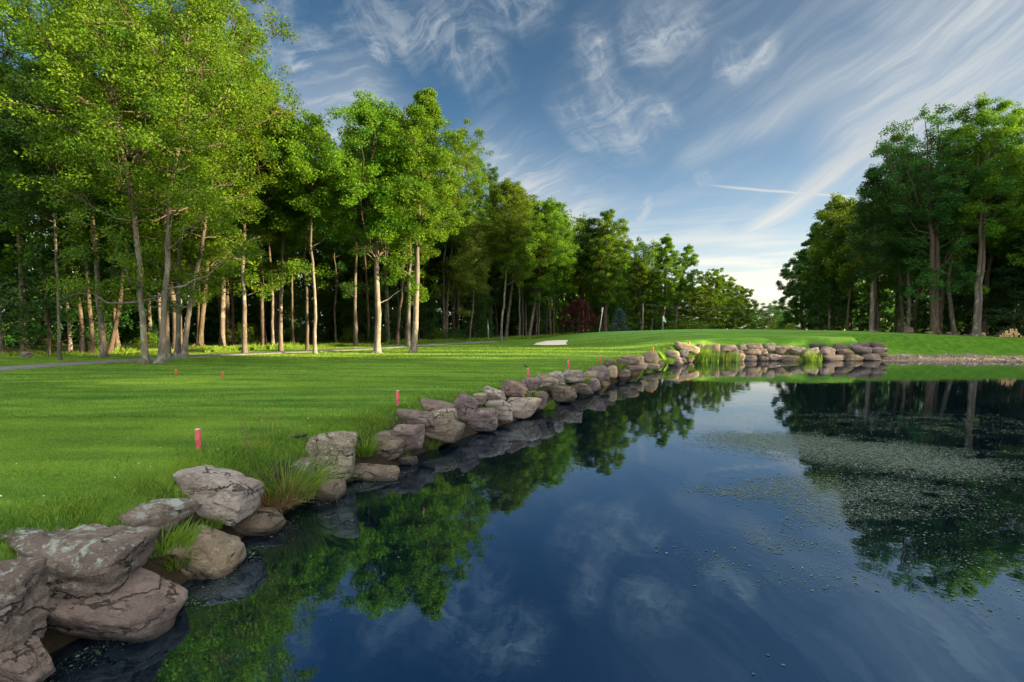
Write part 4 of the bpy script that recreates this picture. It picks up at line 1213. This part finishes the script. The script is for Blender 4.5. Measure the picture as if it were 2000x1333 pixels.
def build_tufts():
    T = [(398, 1040, 0.55, 0.16, 320, 0.22, 'grass', 'bright grass tuft at the foot of the pale angular block'), (318, 1100, 0.50, 0.26, 560, 0.22, 'grass', 'leafy green tuft between the largest boulder and the tan wedge'),
         (345, 1125, 0.36, 0.14, 260, 0.22, 'grass', 'low green tuft against the tan wedge'), (712, 902, 0.42, 0.13, 380, 0.38, 'grass', 'thick bright green tuft between the speckled boulder and the smooth brown one'),
         (842, 872, 0.25, 0.13, 130, 0.40, 'reed', 'spiky yellow green grass at the water by the brown cracked rock'), (787, 884, 0.35, 0.06, 50, 0.30, 'reed', 'thin yellow green wisps before the pinkish purple boulder'),
         (883, 868, 0.12, 0.3, 160, 0.14, 'reed', 'low green weed at the water beside the brown cracked rock'), (946, 795, 0.7, 0.2, 200, 0.18, 'grass', 'small green tuft above the angular purple block'),
         (1030, 768, 0.75, 0.35, 400, 0.28, 'grass', 'green tuft above the squarish purple rock'), (1095, 760, 0.55, 0.22, 320, 0.30, 'grass', 'dark green tuft above the long brown rock'),
         (1066, 790, 0.12, 0.25, 220, 0.35, 'grass', 'green weed at the water past the squarish purple rock'), (1138, 741, 0.65, 0.25, 200, 0.25, 'grass', 'small green tuft between the big pale rock and the rounded tan one'),
         (1204, 715, 0.7, 0.4, 260, 0.35, 'grass', 'green tuft beside the pink rounded rock'), (1297, 705, 0.6, 0.55, 600, 0.5, 'grass', 'wide green tuft between the glowing boulder and the far slab'),
         (1345, 697, 0.4, 0.3, 260, 0.5, 'grass', 'green tuft on the small pink rock at the wall start')]
    for i, (cx, cy, back, rad, n, L, mat, lab) in enumerate(T):
        D = sdep(cx) + back
        tuft('grass_tuft', cx, cy, D, rad, n, L, lab, mat, w=0.006 + 0.0006 * D, seed=i)
    # reeds on the far shore
    for i, (cx, back, rad, n, L, mat, lab) in enumerate(((1367, 0.25, 0.7, 600, 1.2, 'grass', 'dark green reed clump at the start of the far wall'), (1392, -0.05, 0.5, 210, 0.92, 'reed', 'yellow green reed clump next to the dark green one'),
                                                         (1414, -0.1, 0.5, 210, 0.92, 'reed', 'middle clump of the yellow green reeds before the far wall'), (1434, -0.1, 0.4, 150, 0.88, 'reed', 'last clump of the yellow green reeds beside the squarish stone'),
                                                         (1560, -0.5, 0.25, 40, 0.7, 'grass', 'sparse small reeds in the water before the longest dark stone'), (1584, -0.6, 0.35, 110, 1.0, 'grass', 'upright green reeds in the water before the pale grey sloping stone'),
                                                         (1600, -0.5, 0.2, 30, 0.8, 'grass', 'few thin reeds in the water before the pale pinkish stone'))):
        D = sdep(cx) + back
        x, y, _ = at_y(cx, 707, D)
        tuft('reed_clump', cx, 707, D, rad, n, L, lab, mat, 'reeds', w=0.03, bend=0.25, spread=0.22, z=0.0, sq=0.6, seed=40 + i)
    # the tall grass clump beside the pale angular block
    D = sdep(540) + 0.45
    x, y, z = at_y(540, 985, D)
    root = empty('ornamental_grass', (x, y, z)); tag(root, 'tall grass clump with green blades, brown dead leaves and thin seed stalks', 'grass clump')
    r = np.random.default_rng(77)

    def part(name, n, rad, L, w, mat, bend, spread, seg=5, off=(0, 0), up=0.0):
        a = r.uniform(0, 6.283, n); q = rad * np.sqrt(r.uniform(0, 1, n))
        P = np.column_stack([off[0] + q * np.cos(a), off[1] + q * np.sin(a) * 0.8, np.full(n, up)])
        me = blade_mesh(name, P, L * r.uniform(0.5, 1.2, n), np.full(n, w), r, LEAF[mat], bend=bend, spread=spread, seg=seg, dirs=np.column_stack([np.cos(a), np.sin(a), np.zeros(n)]))
        return link(name, me, root)
    part('green_blades', 460, 0.36, 0.72, 0.016, 'grass', 1.1, 0.6, off=(0.06, 0.12), up=0.02)
    part('dead_leaves', 620, 0.30, 0.50, 0.011, 'straw', 1.2, 0.8, off=(-0.06, -0.14), up=0.0)
    tb = Tubes(); hv = []
    for i in range(26):
        bx, by = r.normal(-0.05, 0.2), r.normal(0.12, 0.15)
        L = r.uniform(0.75, 1.2); dx = r.normal(-0.10, 0.12)
        P = curve3(np.array([bx, by, 0.0]), np.array([bx + dx * 0.3, by, L * 0.6]), np.array([bx + dx, by + r.normal(0, 0.06), L]), 6)
        tb.add(P, np.linspace(0.0034, 0.0018, 6), 4)
        for t in np.linspace(0.78, 1.0, 26):
            c = P[-1] * ((t - 0.78) / 0.22) + P[-2] * (1 - (t - 0.78) / 0.22)
            hv.append(c + r.normal(0, 0.012, 3))
    V, F = tb.arrays(); st = link('seed_stalks', mesh_polys('seed_stalks', V, F, LEAF['reed'], True, np.full(len(F), 0.6)), root)
    LV, LF = leaf_quads(np.array(hv), 0.018, r, 0.2, 0.3)
    link('seed_heads', mesh_polys('seed_heads', LV, LF, LEAF['straw'], False, r.uniform(0, 1, len(LF))), root)


build_tufts()


def build_duckweed():
    r = np.random.default_rng(12)
    m, N, out = new_mat('duckweed')
    at = N.n('ShaderNodeAttribute', attribute_name='tint')
    c = N.ramp(at.outputs['Fac'], [(0.0, (0.03, 0.05, 0.025)), (0.35, (0.075, 0.11, 0.075)), (0.75, (0.13, 0.17, 0.135)), (0.95, (0.24, 0.22, 0.16)), (1.0, (0.5, 0.5, 0.44))])
    principled(N, out, c, 0.7, 0.3)
    def blob(px, py, rx, ry):
        x, y, _ = at_z(px, py); return x, y, rx, ry
    # (centre in the photograph, radii in metres, amount)
    B = [(1560, 868, 1.5, 1.0, 1.0), (1690, 885, 1.7, 1.1, 1.0), (1800, 905, 1.3, 0.9, 1.0), (1500, 860, 1.2, 0.8, 1.0), (1480, 960, 0.8, 0.35, 0.7), (1600, 960, 1.0, 0.7, 0.75), (1660, 1000, 1.0, 0.6, 0.55),
         (1740, 960, 1.1, 0.7, 0.6), (1900, 900, 2.6, 1.0, 0.22), (1850, 1010, 1.6, 0.9, 0.18), (1900, 1120, 1.2, 0.8, 0.12), (1550, 1070, 0.8, 0.6, 0.26), (1500, 1100, 0.7, 0.5, 0.22), (1750, 820, 3.0, 1.2, 0.15), (1900, 830, 3.5, 1.6, 0.12)]
    n = 3600000
    x = r.uniform(-4, 16, n); y = r.uniform(1.6, 17, n)
    dens = np.zeros(n)
    for px, py, rx, ry, a in B:
        cx, cy, _ = at_z(px, py)
        dens = np.maximum(dens, a * np.exp(-(((x - cx) / rx) ** 2 + ((y - cy) / ry) ** 2) ** 1.3))
    near = y < 8; dsh = np.full(n, -9.0); dsh[near] = pond_dist(x[near], y[near])
    dens = np.maximum(dens, 0.22 * np.exp(-((dsh + 0.12) / 0.16) ** 2))
    keep = r.uniform(0, 1, n) < dens * 1.0 + 0.0022 * (x > -3.2)
    x, y, dens = x[keep], y[keep], dens[keep]
    cl = np.array([mnoise.fractal(Vector((a * 1.5, b * 2.2, 1.0)), 1.0, 2.0, 4) for a, b in zip(x, y)])
    cl2 = np.array([mnoise.noise(Vector((a * 4.5, b * 6.5, 4.0))) for a, b in zip(x, y)])
    ok = (pond_dist(x, y) < -0.05) & (cl * 0.9 + cl2 * 0.35 + 1.15 * dens > 0.12 + r.normal(0, 0.18, len(x)))
    x, y, dens = x[ok], y[ok], dens[ok]
    k = len(x)
    s = r.uniform(0.0018, 0.0050, k) * (1 + 1.9 * (r.uniform(0, 1, k) < 0.06)) * (0.75 + 0.06 * y)
    C = np.column_stack([x, y, np.full(k, 0.004) + r.uniform(0, 0.003, k)])
    a0 = r.uniform(0, 6.283, k); el = r.uniform(0.9, 1.7, k)
    rows = []
    for q in range(5):
        a = q / 5 * 6.283; rr = s * r.uniform(0.6, 1.2, k)
        u, v = np.cos(a) * rr * el, np.sin(a) * rr
        rows.append(C + np.column_stack([u * np.cos(a0) - v * np.sin(a0), u * np.sin(a0) + v * np.cos(a0), np.zeros(k)]))
    V = np.stack(rows, 1).reshape(-1, 3); F = np.arange(5 * k).reshape(-1, 5)
    t = np.clip(r.beta(2, 2.6, k) * 0.8 + 0.4 * (r.uniform(0, 1, k) < 0.012) + 0.12 * (dens > 0.4), 0, 1)
    me = mesh_polys('duckweed', V, F, m, False, t)
    tag(link('duckweed', me), kind='stuff')
    print('duckweed', k)


build_duckweed()


# ------------------------------------------------------------------ small things
def tube_mesh(name, pts, rad, mat, k=10):
    tb = Tubes(); tb.add(np.array(pts, float), np.array(rad, float), k); V, F = tb.arrays()
    caps = [list(range(k))[::-1], list(range(len(V) - k, len(V)))]
    return mesh_polys(name, V, [F, np.array(caps)], mat, False)


def build_stakes():
    pink = plain_mat('faded_red_paint', (0.46, 0.075, 0.085), 0.7, 0.3, 14)
    red = plain_mat('orange_red_paint', (0.50, 0.07, 0.03), 0.65, 0.25, 14)
    end = plain_mat('weathered_stake_top', (0.62, 0.45, 0.42), 0.8, 0.2, 20)
    S = [(388, 877, 838, 10, pink, 0, 'pink red stake in the lawn closest to the large boulders'), (776, 793, 763, 6, pink, 2, 'pink red stake leaning slightly near the rounded purple boulder'),
         (1031.5, 740, 720, 4.2, pink, -1, 'pink red stake just behind the purple rock by the bird'), (1110, 721, 704, 3.6, pink, 0, 'pink red stake behind the big pale lichened rock'),
         (1173, 709, 695, 3.4, pink, 1, 'small pink red stake behind the striped purple rock'), (1275, 691, 679, 3, red, 0, 'small red stake on the tall tan glowing boulder'),
         (1345, 673, 667, 2.6, red, 3, 'tiny red stake above the long sloping slab, farthest along the bank'),
         (344, 733, 722, 3.6, red, 0, 'orange red tee marker on the lawn nearer the triple trunk maple'), (435, 738, 727, 3.6, red, 0, 'orange red tee marker on the lawn farther from the triple trunk maple')]
    for i, (px, py, ty, w, mat, lean, lab) in enumerate(S):
        x, y, z = ground(px, py)
        if i == 5:
            y = sdep(1275) + 1.0; x, y, z = at_y(px, py, y)
        if i == 6:
            y = sdep(1345) + 1.9; x, y, z = at_y(px, py, y)
        H = at_y(px, ty, y)[2] - z
        rr = w / FPX * y * 0.5
        root = empty('red_stake', (x, y, z)); tag(root, lab, 'stake', 'red hazard stakes' if i < 7 else 'tee markers')
        dx = math.tan(R(lean)) * H
        link('post', tube_mesh('post', [(0, 0, -0.15), (0, 0, 0), (dx, 0, H * 0.975)], [rr, rr, rr], mat), root)
        link('top', tube_mesh('top', [(dx, 0, H * 0.975), (dx, 0, H * 0.99), (dx, 0, H)], [rr * 1.02, rr * 1.02, rr * 0.8], end), root)


build_stakes()


def build_flag():
    white = plain_mat('flag_cloth', (0.85, 0.85, 0.83), 0.7, 0.05)
    x, y, z = at_y(1294.5, 646, 62); z = tz(x, y)
    root = empty('golf_flag', (x, y, z)); tag(root, 'white flag hanging on a thin pole in the putting green', 'flag')
    H = at_y(1294.5, 617, y)[2] - z
    link('pole', tube_mesh('pole', [(0, 0, -0.1), (0, 0, H * 0.5), (0, 0, H)], [0.014, 0.013, 0.012], white, 8), root)
    bm = bmesh.new(); n, k = 10, 8
    grid = []
    for i in range(n + 1):
        row = []
        t = i / n
        for j in range(k + 1):
            s = j / k
            w = 0.12 + 0.30 * t ** 0.8 * (1 - max(0, t - 0.85) * 2)
            row.append(bm.verts.new((0.012 + s * w, 0.05 * math.sin(s * 7 + t * 2) * s, H - 0.02 - t * 0.62 - 0.18 * s * s)))
        grid.append(row)
    for i in range(n):
        for j in range(k):
            bm.faces.new((grid[i][j], grid[i][j + 1], grid[i + 1][j + 1], grid[i + 1][j]))
    bmesh.ops.solidify(bm, geom=bm.faces[:], thickness=0.004)
    me = bpy.data.meshes.new('cloth'); bm.to_mesh(me); bm.free(); me.materials.append(white)
    for p in me.polygons:
        p.use_smooth = True
    link('cloth', me, root)


build_flag()


def build_wires():
    wood = plain_mat('weathered_pole', (0.22, 0.18, 0.14), 0.9, 0.3, 5, stretch=(6, 6, 0.6))
    dark = plain_mat('wire', (0.20, 0.21, 0.22), 0.5, 0.05)
    A = np.array(at_y(1256, 598, 96)); B = np.array(at_y(1640, 596, 112))
    poles = []
    for P, lab in ((A, 'wooden utility pole among trunks beyond the lone full crowned maple'), (B, 'wooden utility pole hidden in the far wood across the gap')):
        g = tz(P[0], P[1])
        root = empty('utility_pole', (P[0], P[1], g)); tag(root, lab, 'utility pole')
        h = P[2] - g + 0.5
        link('mast', tube_mesh('mast', [(0, 0, -0.3), (0, 0, h * 0.5), (0, 0, h)], [0.15, 0.135, 0.11], wood), root)
        link('crossarm', tube_mesh('crossarm', [(-0.2, -0.75, h - 0.35), (-0.2, 0, h - 0.35), (-0.2, 0.75, h - 0.35)], [0.05, 0.05, 0.05], wood, 6), root)
        for q in (-0.65, 0.0, 0.65):
            link('insulator', tube_mesh('insulator', [(-0.2, q, h - 0.31), (-0.2, q, h - 0.24), (-0.2, q, h - 0.16)], [0.05, 0.06, 0.03], dark, 8), root)
        poles.append((P, h, g))
    (PA, hA, gA), (PB, hB, gB) = poles
    for i, (dz, dy, sag, lab) in enumerate(((0, -0.65, 1.0, 'overhead wire crossing the sky gap, top strand nearer the lawn'), (0, 0.65, 1.5, 'overhead wire crossing the sky gap, top strand nearer the woods'), (-1.1, 0, 1.9, 'overhead wire crossing the sky gap, lowest strand'))):
        a = PA + np.array([-0.2, dy, 0.33 + dz]); b = PB + np.array([-0.2, dy, 0.33 + dz])
        t = np.linspace(0, 1, 24)[:, None]
        P = a * (1 - t) + b * t; P[:, 2] -= 4 * sag * (t * (1 - t))[:, 0]
        tag(link('overhead_wire', tube_mesh('overhead_wire', P, np.full(24, 0.011), dark, 5)), lab, 'wire')
    # pale leaning pole and white post beside the lone maple
    white = plain_mat('white_pole', (0.62, 0.62, 0.60), 0.6, 0.1)
    a = at_y(1170, 658, 70); b = at_y(1178, 601, 70)
    g = tz(a[0], a[1])
    tag(link('leaning_pole', tube_mesh('leaning_pole', [(a[0], 70, g - 0.2), ((a[0] + b[0]) / 2, 70, (g + b[2]) / 2), (b[0], 70, b[2])], [0.055, 0.05, 0.045], white, 8)), 'thin whitish pole leaning against the lone full crowned maple', 'pole')
    x, y, z = at_y(953, 654, 68); g = tz(x, y)
    tag(link('dead_birch_stem', tube_mesh('dead_birch_stem', [(x, y, g - 0.2), (x + 0.03, y, g + 1.3), (x - 0.02, y, g + 2.6)], [0.10, 0.085, 0.03], BARK['white'], 9)), 'short white broken birch stem in the shade near the pale leaved maple', 'dead stem')
    # drain pipe at the tall grass
    blk = plain_mat('black_plastic', (0.015, 0.015, 0.016), 0.45, 0.1)
    x, y, z = ground(590, 868)
    a = np.array([x - 0.22, y - 0.02, z + 0.035]); b = np.array([x + 0.06, y + 0.03, z + 0.085])
    t = np.linspace(0, 1, 25)[:, None]; P = a * (1 - t) + b * t
    tag(link('drain_pipe', tube_mesh('drain_pipe', P, 0.022 + 0.003 * (np.arange(25) % 2), blk, 12)), 'short black ribbed drain pipe lying in the grass behind the tall grass clump', 'pipe')


build_wires()


def build_bird():
    x, y, z = ground(1027, 719)
    br = plain_mat('bird_feathers', (0.045, 0.03, 0.022), 0.8, 0.3, 30); org = plain_mat('bird_breast', (0.22, 0.07, 0.03), 0.8, 0.2, 30)
    me = bpy.data.meshes.new('body'); vs = [(0, 0, 0.075), (0.05, 0, 0.10), (0.085, 0, 0.135), (0.115, 0, 0.155), (0.145, 0, 0.150), (-0.05, 0, 0.06), (-0.13, 0, 0.045), (0.01, 0.022, 0.045), (0.015, 0.024, 0.0), (0.01, -0.022, 0.045), (0.015, -0.024, 0.0)]
    ed = [(0, 1), (1, 2), (2, 3), (3, 4), (0, 5), (5, 6), (0, 7), (7, 8), (0, 9), (9, 10)]
    me.from_pydata(vs, ed, [])
    o = link('bird', me, None, (x, y, z)); o.rotation_euler = (0, 0, 2.4); o.scale = (0.8,) * 3
    sk = o.modifiers.new('skin', 'SKIN'); o.modifiers.new('sub', 'SUBSURF').levels = 2
    for v, q in zip(me.skin_vertices[0].data, (0.05, 0.045, 0.03, 0.028, 0.006, 0.032, 0.012, 0.006, 0.004, 0.006, 0.004)):
        v.radius = (q, q)
    me.skin_vertices[0].data[0].use_root = True
    me.materials.append(br)
    tag(o, 'small dark bird standing on the lawn above a red stake', 'bird')


build_bird()


def build_firewood():
    end = plain_mat('cut_wood', (0.46, 0.29, 0.15), 0.85, 0.3, 12)
    bark = BARK['brown']
    r = np.random.default_rng(31)
    base = at_y(1955, 657, 44)
    k = 44 / FPX
    n = 0
    for row, (cnt, x0) in enumerate(((9, 0), (8, 0.12), (6, 0.36), (3, 0.8))):
        for i in range(cnt):
            rr = r.uniform(0.085, 0.12)
            x = base[0] + x0 + i * 0.205 + r.uniform(-0.02, 0.02); y = base[1] + r.uniform(-0.06, 0.06)
            z = tz(x, base[1]) + 0.10 + row * 0.18
            root = empty('firewood_log', (x, y, z)); tag(root, 'one of the cut logs showing a pale end in the firewood stack', 'log', 'logs in the firewood stack')
            a = np.arange(9) / 9 * 6.283; q = rr * r.uniform(0.85, 1.1, 9)
            ring = lambda yy: np.column_stack([q * np.cos(a), np.full(9, yy), q * np.sin(a)])
            V = np.concatenate([ring(0.0), ring(0.5)]); j = np.arange(9)
            F = np.stack([j, (j + 1) % 9, (j + 1) % 9 + 9, j + 9], 1)
            link('bark', mesh_polys('bark', V, F, bark, True), root)
            E = np.concatenate([ring(-0.003) * np.array([0.93, 1, 0.93]), ring(0.503) * np.array([0.93, 1, 0.93])])
            link('cut_end', mesh_polys('cut_end', E[:9], np.array([list(range(9))]), end), root)
            link('cut_end', mesh_polys('cut_end', E[9:], np.array([list(range(8, -1, -1))]), end), root)
    for px, lab in ((1918, 'low stack of two split blocks at the foot of the twin stemmed maple'),):
        x, y, z = at_y(px, 655, 45.5); z = tz(x, y)
        me = rock_mesh('block', 77, 0.42, 0.4, 0.34, 3, end, 1.0)
        tag(link('chopping_block', me, None, (x, y, z + 0.14)), 'pale chopping block at the foot of the twin stemmed maple', 'wood block')


build_firewood()


def build_pebbles():
    r = np.random.default_rng(44)
    n = 2600
    x = r.uniform(26.5, 52, n); y = r.uniform(YF - 3.5, YF + 3.5, n)
    d = pond_dist(x, y); ok = (d > 0.0) & (d < 2.4) & (gentle(x, y) > 0.5); x, y, d = x[ok], y[ok], d[ok]
    z = terrain(x, y, d)
    bm = bmesh.new(); bmesh.ops.create_icosphere(bm, subdivisions=1, radius=1.0)
    U = np.array([v.co[:] for v in bm.verts]); F0 = np.array([[l.vert.index for l in f.loops] for f in bm.faces]); bm.free()
    k = len(x); s = np.minimum(0.025 + r.exponential(0.022, k), 0.16)[:, None] * r.uniform(0.7, 1.3, (k, 3)) * np.array([1.2, 1, 0.7])
    V = (np.stack([x, y, z + s[:, 2] * 0.4], 1)[:, None] + U[None] * s[:, None] * r.uniform(0.85, 1.15, (k, len(U), 1))).reshape(-1, 3)
    F = (np.arange(k)[:, None, None] * len(U) + F0[None]).reshape(-1, 3)
    m, N, out = new_mat('pebble')
    at = N.n('ShaderNodeAttribute', attribute_name='tint')
    principled(N, out, N.mix(at.outputs['Fac'], (0.12, 0.09, 0.075), (0.42, 0.36, 0.32)), 0.85, 0.2)
    tag(link('pebbles', mesh_polys('pebbles', V, F, m, False, np.repeat(r.uniform(0, 1, k) ** 2, len(F0)))), kind='stuff')


build_pebbles()
